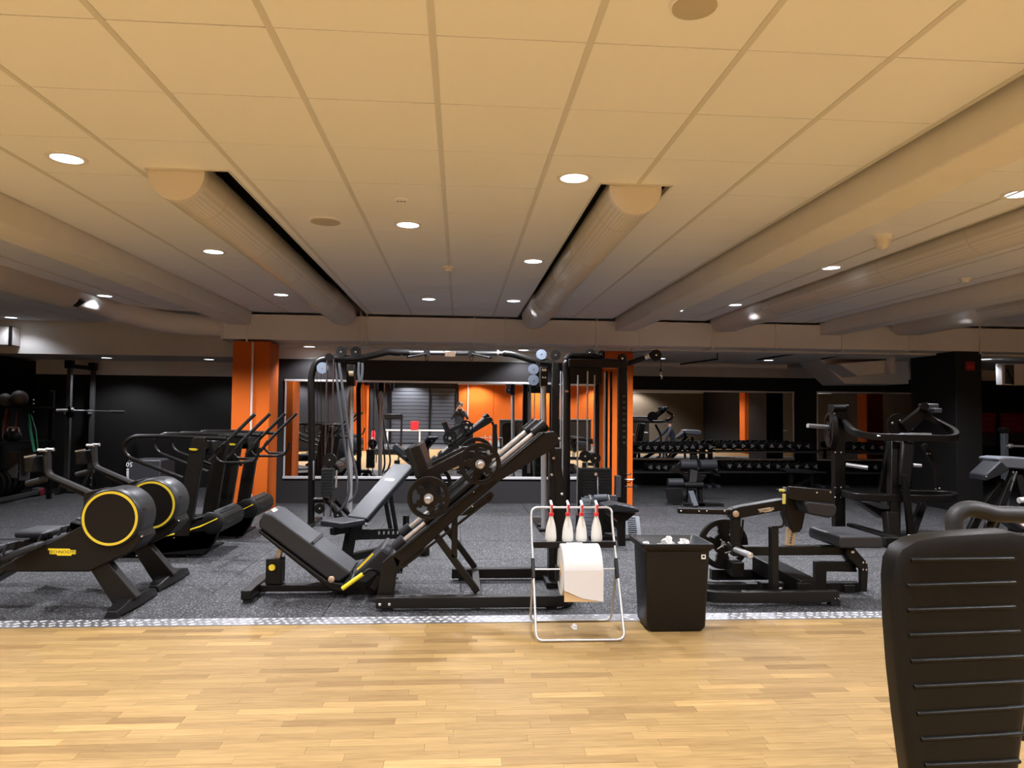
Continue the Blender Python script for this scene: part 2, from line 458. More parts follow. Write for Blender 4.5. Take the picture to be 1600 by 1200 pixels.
for k, (a, b) in enumerate(BEAMS):
    o = MB().bx(a+.03, b-.01, -8, 10.62, 2.715, 3.27).build('ceiling_beam', M['beam'], bev=.012)
    tag(o, ['white painted concrete beam along the ceiling on the left', 'white painted concrete beam running to the right of the capped centre right tube', 'white concrete beam at the far right between two big tubes'][k], 'beam')

# ---- walls
WY = 11.58
struct(MB().bx(-9, -7.85, 9.5, 14.0, 0, 2.33).build('wall_left', M['blackwall'], smooth=False))
struct(MB().bx(-9.2, -9, -8.2, 14.9, -.08, 3.3).build('wall_left', M['darkwall'], smooth=False))
struct(MB().bx(13, 13.2, -8.2, 14.9, -.08, 3.3).build('wall_right', M['darkwall'], smooth=False))
struct(MB().bx(-9, -2.9, 13.85, 14.9, 0, 2.09).build('wall_back', M['blackwall'], smooth=False))
struct(MB().bx(-9, -2.9, 13.83, 14.9, 2.09, 3.28).build('trim_2', M['plaster'], smooth=False))
wm = struct(MB().bx(-2.99, 2.5, WY, 11.78, 0, 2.29).build('wall_middle', M['darkwall'], smooth=False))
struct(MB().bx(-2.99, 2.7, WY+.02, 11.78, 2.29, 3.28).build('trim_3', M['plaster'], smooth=False))
struct(MB().bx(-3.0, -2.9, 11.78, 14.9, 0, 2.4).build('wall_inner', M['blackwall'], smooth=False))
struct(MB().bx(2.5, 2.6, 11.78, 14.9, 0, 2.4).build('wall_inner', M['darkwall'], smooth=False))
struct(MB().bx(2.6, 13, 14.62, 14.9, 0, 2.25).build('wall_back', M['blackwall'], smooth=False))
struct(MB().bx(2.6, 13, 14.60, 14.9, 2.25, 3.28).build('trim_4', M['plaster'], smooth=False))
# lowered soffits behind the main ceiling
struct(MB().bx(-9, -2.9, 12.3, 13.84, 2.36, 3.27).build('trim_5', M['plaster'], smooth=False))
struct(MB().bx(2.7, 13, 11.05, 14.6, 2.47, 3.27).build('trim_6', M['plaster'], smooth=False))
struct(MB().bx(-3.5, 2.7, 11.15, 11.6, 2.47, 3.27).build('trim_7', M['plaster'], smooth=False))
# wall behind the camera, seen only in the mirrors
wb = struct(MB().bx(-9, 13, -8.4, -8.2, -.08, 3.3).build('wall_behind', M['darkwall'], smooth=False))
struct(MB().bx(-.05, 6.0, -8.2, -8.12, 0, 2.62).build('trim_8', M['orange'], smooth=False))
MB().cyl((.35, -8.09, 0), (.35, -8.09, 2.6), .03, 8).build('pipe', M['pipe'], wb)
w1 = struct(MB().bx(-3.0, -.1, -8.2, -8.15, 0, 2.5).build('window_1', M['glassdark'], smooth=False))
for k in range(15):
    MB().bx(-2.95, -.2, -8.15, -8.12, .06+k*.16, .20+k*.16).build('shutter_slat', M['shutter'], w1, bev=.006)
for x in (-2.98, -1.3, -.15): MB().bx(x-.04, x+.04, -8.15, -8.08, 0, 2.5).build('mullion', M['black2'], w1)
MB().bx(-.1, 6.0, -8.2, -8.1, 2.62, 2.66).build('cornice', M['plaster'], wb)

def column(name, x0, x1, y0, y1, z1, m, label):
    o = MB().bx(x0, x1, y0, y1, 0, z1).build(name, m, bev=.008); tag(o, label, 'column'); return o
c1 = column('column', -3.29, -2.755, 10.58, 11.08, 2.47, M['orange'], 'orange painted square column with a white pipe, behind the treadmills')
MB().cyl((-3.0, 10.555, .25), (-3.0, 10.555, 2.46), .017, 10).build('pipe', M['pipe'], c1)
MB().bx(-3.04, -2.96, 10.53, 10.58, .2, .26).build('pipe_shoe', M['white'], c1, bev=.006)
column('column', 2.28, 2.765, 11.25, 11.57, 2.47, M['orange'], 'orange painted column behind the tall weight stack rods')
c3 = column('column', 7.72, 8.15, 10.6, 11.72, 2.50, M['blackwall'], 'black square column at the right with a small red sign')
sg = MB().bx(7.88, 8.03, 10.585, 10.6, 2.20, 2.34).build('red_sign', M['redposter'], c3, bev=.003)
for z in (2.275, 2.245): MB().bx(7.90, 8.01, 10.581, 10.586, z-.006, z+.006).build('sign_line', M['red'], sg)
# two more orange columns behind the camera, seen in the mirrors
column('column', -3.9, -3.35, -3.6, -3.1, 2.9, M['orange'], 'orange column seen in the long mirror left of the grey shutters')
column('column', 10.6, 11.1, 2.8, 3.3, 2.9, M['orange'], 'orange column seen in the mirror above the dumbbell racks')
column('column', 11.9, 12.4, 8.6, 9.1, 2.9, M['orange'], 'orange column seen in the mirror behind the press machine')
M['brownwall'] = mat('brown wall paint', (.13, .095, .06), .6, var=.05)
MB().bx(6.0, 13, -8.2, -8.14, 0, 2.52).build('brown_panel', M['brownwall'], wb)
MB().bx(6.0, 13, -8.2, -8.12, 2.52, 3.0).build('cream_band', M['plaster'], wb)

# ---- mirrors
def mirror(label, x0, x1, y, z0, z1, panes):
    t = thing('wall_mirror', label, 'mirror', ((x0+x1)/2, y, z0))
    w_ = (x1-x0)/panes
    for k in range(panes):
        MB().bx(x0+k*w_+.002, x0+(k+1)*w_-.002, y-.012, y-.002, z0, z1).build('mirror_pane', M['mirror'], t, smooth=False)
    MB().bx(x0-.02, x1+.02, y-.03, y-.001, z1, z1+.035).build('top_rail', M['alu'], t, bev=.004)
    MB().bx(x0-.02, x1+.02, y-.035, y-.001, z0-.04, z0).build('bottom_rail', M['alu'], t, bev=.004)
    for x in (x0, x1): MB().bx(x-.012, x+.012, y-.02, y-.001, z0, z1).build('side_rail', M['alu'], t)
    return t
mirror('long wall mirror with metal rails behind the cable station', -2.76, 2.2, WY, .43, 1.93, 3)
mirror('wall mirror above the left dumbbell racks', 3.2, 7.03, 14.62, .55, 1.93, 2)
mirror('wall mirror behind the plate loaded press machine', 7.55, 11.0, 14.62, .55, 1.94, 2)

# ---- downlights
def downlight(x, y, z, label, power=1.0, inner=True):
    t = thing('downlight', label, 'ceiling light', (x, y, z), 'round recessed downlights')
    MB().ring((x, y, z-.006), (0,0,1), .083, .108, .008, 28).build('trim_ring', M['white'], t)
    MB().lathe((x, y, z-.002), (0,0,1), [(0, .084), (.004, .083), (.006, .078)], 28).build('lens', M['lens'], t)
    if power:
        ld = bpy.data.lights.new('lamp', 'SPOT'); ld.energy = LAMP_W*power; ld.color = LAMP_COL
        ld.spot_size = math.radians(134); ld.spot_blend = .5; ld.shadow_soft_size = .07
        lo = bpy.data.objects.new('lamp', ld); COL.objects.link(lo); lo.parent = t; lo.location = (0, 0, -.03)
    return t
place = {(-2.24,4.17):'nearest lit downlight left of the left capped tube', (.67,4.21):'nearest lit downlight left of the right capped tube',
 (-.41,5.42):'lit downlight in the centre just in front of the round speaker grille', (-2.23,6.56):'lit downlight between left beam and left tube, second row',
 (-2.22,8.96):'lit downlight between left beam and left tube, far row', (-.41,9.06):'far lit downlight in the middle bay, left of its pair',
 (.67,6.62):'lit downlight just left of the right tube, second row', (.67,9.06):'far lit downlight in the middle bay next to the right tube',
 (-4.51,9.36):'lit downlight beside the dark label on the left tube', (-7.15,11.88):'farthest lit downlight at the left frame edge',
 (3.54,6.57):'lit downlight below the ceiling sensor on the right', (3.55,8.99):'lit downlight in front of the right tube cuff, far row',
 (2.97,9.61):'small far lit downlight just right of the right beam', (3.52,4.22):'nearest lit downlight at the right frame edge', (6.36,8.94):'lit downlight left of the farthest right tube'}
for (x, y), lb in place.items(): downlight(x, y, CZ, lb, .12 if x < -7 else 2.5 if y > 8 else (1.75 if y > 6 else (1.35 if y > 5 else 1.0)))
n = 0
ORDW = ('one', 'two', 'three', 'four', 'five', 'six', 'seven')
for ry_, y in enumerate((1.8, -.6, -3.0, -5.4, -7.4)):  # unseen lamps continuing the grid, overdriven to brighten the near ceiling
    for cx_, x in enumerate((-7.0, -4.51, -2.23, .67, 3.54, 6.36, 9.2)):
        downlight(x, y, CZ, 'unseen lit downlight behind the camera, row %s, %s from the left' % (ORDW[ry_], ORDW[cx_]), 3.1)
for k, (x, y) in enumerate(((9.2, 6.6), (9.2, 4.2), (6.36, 6.57), (6.36, 4.2), (-4.51, 6.56), (-4.51, 4.17), (-7.0, 6.6), (-7.0, 4.2))):
    downlight(x, y, CZ, 'lit downlight just outside the picture on the %s, %s' % ('right' if x > 0 else 'left', ('outer far', 'outer near', 'inner far', 'inner near')[k % 4 if x > 0 else (k+2) % 4]), 1.2)
for x, y, z, lb, pw in ((-6.2, 13.0, 2.358, 'lit downlight under the low soffit at left, above the rack', .6), (-4.45, 13.0, 2.358, 'lit downlight under the low soffit beside the orange column', .3),
                    (3.6, 12.6, 2.468, 'downlight under the low ceiling above the dumbbell mirror', .25), (5.6, 12.6, 2.468, 'downlight under the low ceiling over the dumbbell racks', .25),
                    (9.0, 11.6, 2.468, 'lit downlight under the low ceiling right of the black column', .2)):
    downlight(x, y, z, lb, pw)
# wall washers over the long mirror
for x in (-2.35, 1.0):
    t = downlight(x, 11.3, 2.468, 'lit wall washer over the long mirror, %s one' % ('left' if x < 0 else 'right'), .35)

# ================================================================== CEILING SERVICES
def air_tube(cx, y0, yc, y1, label, cap=True, zc=2.885, r=.163):
    t = thing('ventilation_tube', label, 'ventilation tube', (cx, y0, zc))
    MB().lathe((cx, y0, zc), (0,1,0), [(0, r*.98), (.02, r), (yc-y0, r)], 36).build('perforated_tube', M['perf'], t)
    MB().lathe((cx, y0-.006, zc), (0,1,0), [(0, r*1.0), (.006, r*1.012), (.05, r*1.012), (.056, r)], 36).build('end_cap', M['capw'], t)
    y = y0+.42
    while y < yc-.2:
        MB().ring((cx, y, zc), (0,1,0), r*.97, r*1.012, .014, 36).build('joint_ring', M['cuff'], t); y += 1.15
    # wide cuff and the solid sleeve behind it
    MB().lathe((cx, yc-.02, zc), (0,1,0), [(0, r), (.03, r*1.06), (.16, r*1.24), (.2, r*1.24), (.2, r*1.2), (y1-yc-.5, r*1.2), (y1-yc-.45, r*1.24), (y1-yc-.40, r*1.2), (y1-yc-.05, r*1.0), (y1-yc, r*.98)], 36).build('sleeve', M['cuff'], t)
    return t
air_tube(-1.69, 4.31, 8.75, 10.58, 'left centre ventilation tube with a beige round end cap, in a ceiling slot')
air_tube(1.07, 4.31, 8.75, 10.58, 'right centre ventilation tube with a beige round end cap, in a ceiling slot')
air_tube(3.945, 1.2, 8.75, 10.58, 'big ventilation tube running in from the right frame edge under the ceiling')
air_tube(6.80, 3.0, 8.75, 10.58, 'farthest right ventilation tube with a pale sleeve, right of the second beam')
tl = air_tube(-4.79, 1.5, 7.4, 9.4, 'left ventilation tube with a dark label on its sleeve')
MB().box((-4.645, 9.0, 2.76), (.11, .09, .05), (V((.8,0,.6)), V((0,1,0)), V((-.6,0,.8)))).build('label_plate', M['black2'], tl)
MB().tube([(-4.79, 9.38, 2.88), (-4.79, 10.0, 2.85), (-4.35, 10.74, 2.73), (-3.46, 10.78, 2.69)], .155, 24, fil=.55).build('elbow', M['duct'], tl)

dt = thing('ventilation_duct', 'long grey rectangular duct crossing the room under the ceiling edge', 'duct', (0, 10.6, 2.5))
MB().bx(-3.475, 12.6, 10.60, 11.02, 2.50, 2.868).build('duct_body', M['duct'], dt, bev=.006)
for px in (347, 386, 565, 741, 932, 1001, 1113, 1213, 1316, 1420, 1531):
    X = P(px, 520, 10.6).x
    MB().bx(X-.014, X+.014, 10.585, 11.03, 2.487, 2.878).build('flange', M['duct'], dt)
for px in (386, 563, 573, 741, 790, 932, 1113, 1316, 1531):
    X = P(px, 520, 10.58).x
    h = MB().bx(X-.007, X+.007, 10.572, 10.586, 2.47, 3.2)
    h.bx(X-.012, X+.012, 10.572, 10.80, 2.462, 2.478)
    h.build('hanger', M['duct'], dt)
d2 = thing('ventilation_duct', 'slanted grey duct junction hanging under the low ceiling at the right', 'duct', (7.0, 12.2, 2.0))
MB().prism([P(1320, 600, 12.4), P(1278, 560, 12.4), P(1420, 552, 12.4), P(1420, 600, 12.4)], (0, .8, 0)).build('slanted_box', M['duct'], d2, bev=.01)
MB().prism([P(1310, 568, 11.9), P(1395, 562, 11.9), P(1395, 582, 11.9), P(1340, 588, 11.9)], (0, .5, 0)).build('branch', M['duct'], d2, bev=.01)
MB().bx(P(1388,570,11.8).x, P(1396,570,11.8).x, 11.75, 11.85, 2.2, 2.47).build('flange', M['duct'], d2)
for k, (x0, y0, x1, y1) in enumerate(((1183, 562, 1240, 553), (1283, 561, 1325, 553), (1063, 569, 1121, 561))):
    a, b = P(x0, y0, 12.0), P(x1, y1, 11.3)
    s_ = MB().tube([a, b], .012, 6); s_.tube([b, b+V((0,0,.12))], .008, 6)
    tag(s_.build('hanger_rail', M['black2']), ['thin dark rail under the low ceiling left of the slanted duct', 'thin dark rail right above the slanted duct', 'thin dark rail near the cable arm of the weight stack'][k], 'rail')
tag(MB().tube([(3.0, 13.6, 2.422), (6.4, 13.6, 2.422)], .05, 12).build('pipe_run', M['duct']), 'grey pipe running under the low ceiling above the dumbbell mirror', 'pipe')
# left wall unit on the soffit
u = thing('air_unit', 'small grey air unit on the soffit at the left frame edge', 'air unit', (-7.3, 12.0, 2.5))
a = P(27, 512, 12.2); MB().bx(a.x-.9, a.x, 12.05, 12.29, a.z-.30, a.z).build('housing', M['duct'], u, bev=.01)
MB().bx(a.x-.03, a.x+.01, 12.03, 12.06, a.z-.31, a.z+.01).build('edge_strip', M['black2'], u)
# electrical box by the black column
u = thing('electrical_box', 'open grey electrical box with a hanging cable right of the black column', 'box', tuple(P(1572, 588, 11.3)))
a, b = P(1566, 568, 11.3), P(1600, 602, 11.3)
MB().bx(a.x, b.x+.15, 11.3, 11.45, b.z, a.z).build('housing', M['duct'], u, bev=.01)
MB().bx(a.x+.04, a.x+.2, 11.285, 11.3, b.z+.02, a.z-.02).build('cover', M['greyplas'], u, bev=.005)
MB().tube([P(1573,576,11.27), P(1576,584,11.26), P(1581,590,11.26), P(1583,601,11.26)], .012, 8, fil=.05).build('cable', M['black2'], u)

# round speakers, detectors and sensor
def round_fix(name, label, cat, x, y, parts):
    t = thing(name, label, cat, (x, y, CZ))
    for nm, prof, m in parts: MB().lathe((x, y, CZ), (0,0,-1), prof, 28).build(nm, m, t)
    return t
spk = lambda x, y, r, lb: round_fix('ceiling_speaker', lb, 'speaker', x, y, [('rim', [(-.003, r*1.14), (.006, r*1.13), (.009, r*1.02)], M['tile']), ('grille', [(.004, r), (.012, r*.98), (.016, r*.7), (.017, .004)], M['greyspk'])])
M['greyspk'] = mat('beige speaker grille', (.50, .46, .37), .6, bump=.4, bscale=900)
spk(.79, 2.36, .078, 'large round speaker grille at the top edge of the ceiling')
spk(-1.02, 5.38, .11, 'round speaker grille flush in the ceiling beside the left tube')
def smoke(x, y, lb, r=.055): round_fix('smoke_detector', lb, 'smoke detector', x, y, [('base', [(-.002, r), (.018, r), (.02, r*.9)], M['white']), ('head', [(.02, r*.7), (.045, r*.62), (.05, r*.3)], M['white'])])
smoke(-.13, 6.99, 'small white smoke detector on the ceiling in the middle bay')
smoke(5.16, 6.93, 'small white smoke detector at the right beyond the big tube')
t = round_fix('motion_sensor', 'white dome motion sensor on the ceiling right of the right beam', 'sensor', 3.30, 5.34, [('base', [(-.002, .068), (.03, .068), (.034, .06)], M['white']), ('dome', [(.034, .058), (.07, .054), (.098, .04), (.112, .02), (.116, .003)], M['capw'])])
t = round_fix('ceiling_outlet', 'flat oval outlet with three dark holes in the ceiling tile', 'outlet', -.41, 4.79, [('rim', [(-.002, .055), (.006, .052), (.008, .045)], M['tile'])])
for dx in (-.022, 0, .022): MB().cyl((-.41+dx, 4.79, CZ-.0065), (-.41+dx, 4.79, CZ-.0095), .008, 10).build('hole', M['black2'], t)

# ================================================================== SHARED PIECES
Yx = V((0,1,0))
def bolt(p, parent, r=.012, ax=(0,-1,0)):
    return MB().lathe(p, ax, [(-.004, r), (.006, r), (.010, r*.6)], 10).build('bolt', M['bolt'], parent)
def disc_plate(name, c, r, th, parent, slots=5, rot=0., ax=V((0,1,0)), m=None, hole=.12):
    b = bmesh.new(); NS = 60
    ref = V((0,0,1)) if abs(ax.z) < .9 else V((1,0,0)); bn = ax.cross(ref)
    R_ = [hole, .30, .42, .60, .78, .93, 1.0]
    # profile heights: hub and rim raised, web thin
    vs = [[b.verts.new(V(c)+ref*(math.cos(2*PI*j/NS+rot)*r*q)+bn*(math.sin(2*PI*j/NS+rot)*r*q)) for j in range(NS)] for q in R_]
    for k in range(6):
        for j in range(NS):
            ph = (j % (NS//slots))/(NS//slots)
            lim = ({2: (.28, .72), 3: (.16, .84)} if slots > 4 else {2: (.32, .68), 3: (.24, .76)}).get(k)
            if lim and lim[0] <= ph < lim[1]: continue
            jj = (j+1) % NS
            b.faces.new((vs[k][j], vs[k][jj], vs[k+1][jj], vs[k+1][j]))
    ret = bmesh.ops.extrude_face_region(b, geom=list(b.faces))
    nv = [e for e in ret['geom'] if isinstance(e, bmesh.types.BMVert)]
    bmesh.ops.translate(b, verts=nv, vec=ax*th)
    x = MB(); x.bm.free(); x.bm = b
    # raised rim and hub
    x.ring(V(c)-ax*(th*.30), ax, r*.86, r*.99, th*1.6, 60)
    x.ring(V(c)-ax*(th*.30), ax, r*hole, r*.36, th*1.6, 40)
    return x.build(name, m or M['plate'], parent)
def weight_plate(label, c, r, th, group=None, rot=.3, slots=5):
    t = thing('weight_plate', label, 'weight plate', tuple(c), group)
    disc_plate('disc', c, r, th, t, slots, rot)
    MB().ring(V(c)-Yx*(th*.5), Yx, r*.125, r*.22, th*1.9, 24).build('hub_ring', M['steel'], t)
    # raised print: arc and bars between slots
    for k in range(slots):
        a = rot+2*PI*(k+.0)/slots
        d = V((math.sin(a), 0, math.cos(a)))
        MB().box(V(c)+d*r*.62-Yx*.004, (r*.30, .004, r*.035), (V((d.z,0,-d.x)), Yx, d)).build('raised_mark', M['plate'], t)
    return t
def brand_badge(parent, c, right, up, w_, m, mt, name='logo_plate'):
    # stepped plate carrying the maker's lettering
    r, u = V(right).normalized(), V(up).normalized(); n = r.cross(u); h = w_*.19; c = V(c)
    q = lambda a, b: c + r*(a*w_) + u*(b*h)
    pts = [q(-.5,.6), q(.28,.6), q(.30,.35), q(.5,.35), q(.5,-.45), q(.36,-.45), q(.34,-.75), q(-.16,-.75), q(-.18,-.5), q(-.44,-.5), q(-.44,.1), q(-.5,.25)]
    pl = MB().prism([p - n*.0 for p in pts], n*.003).build(name, m, parent, smooth=False)
    lettering('TECHNOGYM', 'lettering', mt, pl, c + n*.0032 - u*(h*.06), r, u, w_*.158, .0008)
    return pl
M['ink'] = mat('dark print', (.03, .024, .012), .5)

# ================================================================== LEG PRESS
lp = thing('leg_press_machine', 'black angled leg press machine with chrome guide rods, loaded plates and yellow handle', 'leg press', (0.1, 5.95, 0))
YN, YF, YM = 5.50, 6.34, 5.95
fr = MB()
# base: near rail, rounded right end, far rail
z0, z1 = .022, .105
near = [P(588, 946, 5.44), P(868, 942, 5.44)]
xa, xb = near[0].x, P(880, 943, 5.5).x
MB().bx(xa, xb-.06, 5.40, 5.48, z0, z1).build('base_rail', M['frame'], lp, bev=.006)
MB().bx(xa+.55, xb-.05, 6.34, 6.42, z0, z1).build('base_rail', M['frame'], lp, bev=.006)
cv = [V((xb-.08, 5.44, 0)), V((xb+.0, 5.46, 0)), V((xb+.06, 5.56, 0)), V((xb+.08, 5.75, 0)), V((xb+.08, 6.1, 0)), V((xb+.05, 6.3, 0)), V((xb-.06, 6.38, 0))]
e = MB(); rr = []
for i, p in enumerate(cv):
    t_ = (cv[min(i+1, 6)]-cv[max(i-1, 0)]).normalized(); n_ = V((t_.y, -t_.x, 0))*.04
    rr.append([p-n_+V((0,0,z0)), p+n_+V((0,0,z0)), p+n_+V((0,0,z1)), p-n_+V((0,0,z1))])
e._grid(rr).build('base_curve', M['frame'], lp, bev=.004)
MB().bx(.125, .185, 5.46, 6.36, z0+.01, z1-.01).build('cross_bar', M['frame'], lp, bev=.004)
for x in (xa+.03, xa+.10): bolt((x, 5.398, .055), lp)
for c_ in ((xa+.08, 5.44), (xb-.1, 5.44), (xb-.1, 6.38), (xa+.65, 6.38)): MB().bx(c_[0]-.04, c_[0]+.04, c_[1]-.03, c_[1]+.03, 0, z0).build('rubber_foot', M['rubberblk'], lp)
# inclined side beams, near and far
for Y in (YN, YF):
    b0, b1 = P(596, 936, YN), P(868, 688, YN)
    sft = V((0, Y-YN, 0))
    k0, k1 = P(625, 880, YN)+sft, P(862, 690, YN)+sft
    MB().prism([P(588,936,YN)+sft, P(597,880,YN)+sft, P(612,866,YN)+sft, P(626,876,YN)+sft, P(620,892,YN)+sft, P(614,936,YN)+sft], (0,.07,0)).build('front_leg', M['frame'], lp, bev=.005)
    MB().prism([P(613,868,YN)+sft, P(843,676,YN)+sft, P(866,674,YN)+sft, P(877,688,YN)+sft, P(862,703,YN)+sft, P(780,752,YN)+sft, P(735,790,YN)+sft, P(622,894,YN)+sft], (0,.07,0)).build('incline_beam', M['frame'], lp, bev=.006)
    MB().bar(P(626,861,YN)+sft-Yx*.008, P(850,675,YN)+sft-Yx*.008, .012, .02).build('beam_cap', M['frame'], lp, bev=.004)
    # chrome guide rod with rubber stops
    ra, rb = P(622,853,5.62), P(842,671,5.62); s2 = V((0, 0 if Y == YN else .62, 0))
    gr = MB().cyl(ra+s2, rb+s2, .0235, 18).build('guide_rod', M['chrome'], lp)
    d_ = (rb-ra).normalized()
    MB().cyl(ra+s2-d_*.03, ra+s2+d_*.07, .047, 18).build('rubber_stop', M['rubberblk'], lp, bev=.004)
    MB().cyl(rb+s2-d_*.06, rb+s2+d_*.07, .054, 20).build('rod_clamp', M['black'], lp, bev=.005)
    # upright frame leg with diagonal
    MB().bar(P(710,806,YN)+sft+Yx*.03, P(710,872,YN)+sft+Yx*.03, .045, .05).build('strut', M['frame'], lp, bev=.004)
    MB().bar(P(680,836,YN)+sft+Yx*.03, P(746,926,YN)+sft+Yx*.03, .05, .05).build('strut', M['frame'], lp, bev=.004)
for x_, y_ in ((738, 791), (874, 686), (740, 768)): bolt(P(x_, y_, YN-.003), lp, .009)
MB().prism([P(718,806,YN-.012), P(766,768,YN-.012), P(772,773,YN-.012), P(768,782,YN-.012), P(735,804,YN-.012)], (0,.012,0)).build('bracket', M['frame'], lp)
MB().bar(P(628,887,YN-.02), P(768,778,YN-.02), .018, .02).build('gas_strut', M['black'], lp)
MB().cyl(P(860,690,YN)+Yx*.02, P(860,690,YN)+Yx*.9, .045, 16).build('top_cross_tube', M['frame'], lp)
MB().cyl(P(612,880,YN)+Yx*.02, P(612,880,YN)+Yx*.9, .035, 16).build('low_cross_tube', M['frame'], lp)
# mast under the high end
mx0, mx1 = P(857,800,6.2).x, P(884,800,6.2).x
MB().bx(mx0, mx1-.045, 6.14, 6.28, 0, P(870,700,6.2).z).build('mast', M['frame'], lp, bev=.008)
MB().prism([P(852,690,6.12), P(862,690,6.12), P(876,716,6.12), P(882,760,6.12), P(882,905,6.12), P(868,905,6.12), P(868,760,6.12), P(862,716,6.12)], (0,.1,0)).build('mast_gusset', M['frame'], lp, bev=.006)
for x_, y_ in ((865, 716), (878, 772), (862, 742)): bolt(P(x_, y_, 6.10), lp, .013)
MB().bx(mx0-.03, mx1+.03, 6.05, 6.4, 0, .05).build('mast_foot', M['frame'], lp, bev=.005)
# stop ladder of pins at the low end
for k in range(7):
    p = P(606+k*3.6+(8 if k > 3 else 0), 926-k*10, 5.66); MB().cyl(p, p+V((.045,0,.012)), .008, 8).build('stop_pin', M['bolt'], lp)
# carriage: arm, foot plate, plate pegs
for Y, y2 in ((5.58, .05), (6.22, .05)):
    v_ = V((0, Y-5.6, 0)); q_ = lambda x, y: P(x, y, 5.6)+v_
    MB().prism([q_(659,737), q_(724,704), q_(760,706), q_(768,722), q_(752,742), q_(738,734), q_(724,723), q_(682,744), q_(690,770), q_(672,786), q_(654,752)], (0, y2, 0)).build('carriage_arm', M['frame'], lp, bev=.005)
    MB().cyl(q_(664,816)+Yx*.03, q_(756,740)+Yx*.03, .046, 20).build('slide_sleeve', M['frame'], lp, bev=.005)
ca = MB().prism([P(640,700,5.58), P(656,694,5.58), P(672,741,5.58), P(656,752,5.58), P(654,744,5.58)], (0,.70,0)).build('foot_plate', M['frame'], lp, bev=.008)
MB().prism([P(631,703,5.57), P(640,699,5.57), P(657,744,5.57), P(650,748,5.57)], (0,.72,0)).build('foot_tread', M['rubberblk'], lp, bev=.006)
c_ = P(712.5, 726.5, 5.595); rt = (P(731,718.5,5.595)-P(690,735.5,5.595)).normalized()
brand_badge(lp, c_, rt, Yx.cross(rt)*-1, .20, M['badge'], M['ink'])
pegs = []
for (px, py, pe) in (((670,778,0), None, None),): pass
for (cx_, cy_, ex, ey, Yp) in ((670,778,663,783,5.37), (750,725,749,726,5.37)):
    c_ = P(cx_, cy_, Yp); en = P(ex, ey, 5.20)
    MB().cyl((c_.x, 5.21, c_.z), (c_.x, 5.62, c_.z), .024, 18).build('plate_peg', M['steel'], lp)
    MB().lathe((c_.x, 5.215, c_.z), (0,-1,0), [(-.01,.026), (.008,.026), (.016,.02), (.018,.004)], 18).build('peg_cap', M['steel'], lp)
    MB().cyl((c_.x, 6.24, c_.z), (c_.x, 6.62, c_.z), .024, 18).build('plate_peg', M['steel'], lp)
    pegs.append((c_.x, c_.z))
PL = []
for k, (x_, z_) in enumerate(pegs):
    PL.append(weight_plate(['black spoked weight plate on the lower near peg of the leg press', 'black spoked weight plate on the upper near peg of the leg press'][k], V((x_, 5.36, z_)), .158, .032, 'plates on the leg press', .35+.6*k))
    dup(PL[k], (0, 1.08, 0), ['black weight plate on the far side of the leg press, behind the lower plate', 'black weight plate on the far side of the leg press, behind the upper plate'][k])
# back pad and seat
pd = MB().prism([P(404,815,5.76), P(412,800,5.76), P(426,804,5.76), P(549,896,5.76), P(530,910,5.76), P(512,906,5.76), P(404,824,5.76)], (0,.42,0)).build('back_pad', M['pad'], lp, bev=.018, seg=3)
MB().prism([P(404,826,5.77), P(512,908,5.77), P(540,912,5.77), P(536,926,5.77), P(515,922,5.77), P(403,832,5.77)], (0,.40,0)).build('back_pad_frame', M['frame'], lp, bev=.012)
sl = MB().prism([P(486,847,5.757), P(488,845.5,5.757), P(491,849,5.757), P(489,850,5.757)], (0,.426,0)).build('pad_seam', M['padb'], lp)
nrm = (P(426,804,5.76)-P(549,896,5.76)).normalized()
br_ = V((nrm.x, 0, nrm.z)); upn = V((-br_.z, 0, br_.x)); upn = upn if upn.z > 0 else -upn
c_ = P(424,800,5.95)
MB().box(P(430,798,5.93)+upn*.001, (.05, .13, .004), (br_, Yx, upn)).build('logo_label', M['badge'], lp)
MB().prism([P(552,897,5.72), P(566,886,5.72), P(596,856,5.72), P(610,866,5.72), P(612,884,5.72), P(572,914,5.72), P(556,910,5.72)], (0,.50,0)).build('seat_pad', M['padb'], lp, bev=.02, seg=3)
MB().bar(P(558,890,5.715), P(583,865,5.715), .014, .006).build('yellow_stripe', M['yellow'], lp)
MB().tube([P(535,920,5.60), P(567,897,5.60)], .017, 14).build('yellow_grip', M['yellow'], lp)
MB().tube([P(566,898,5.60), P(575,890,5.61), P(586,890,5.64), P(594,898,5.66), P(598,908,5.68)], .011, 10, fil=.03).build('grip_lever', M['black'], lp)
MB().tube([P(535,920,6.30), P(567,897,6.30), P(580,888,6.30), P(598,900,6.25)], .012, 10, fil=.03).build('grip_lever', M['black'], lp)
MB().lathe(P(518,905,5.745), (0,-1,0), [(0,.026), (.012,.026), (.016,.02)], 20).build('pivot_cap', M['gold'], lp)
bolt(P(597,896,5.69), lp, .012)
# spine and back support post
MB().bx(P(393,920,5.95).x, .0+P(606,925,5.95).x, 5.90, 6.00, .03, P(420,912,5.95).z).build('spine', M['frame'], lp, bev=.006)
MB().bx(P(393,920,5.95).x-.0, P(393,920,5.95).x+.08, 5.66, 6.24, .03, .10).build('tail_foot', M['frame'], lp, bev=.006)
for y_ in (5.70, 6.20): MB().bx(P(396,920,5.95).x, P(396,920,5.95).x+.06, y_-.03, y_+.03, 0, .03).build('rubber_foot', M['rubberblk'], lp)
MB().bx(P(418,890,5.95).x, P(443,890,5.95).x, 5.89, 6.01, .09, P(430,871,5.95).z).build('post', M['frame'], lp, bev=.005)
MB().cyl(P(425,887,5.86), P(425,887,5.90), .026, 18).build('yellow_knob', M['yellow'], lp, bev=.004)
MB().bar(P(435,873,5.95), P(441,846,5.95), .036, .06).build('adjust_strut', M['beige'], lp, bev=.003)
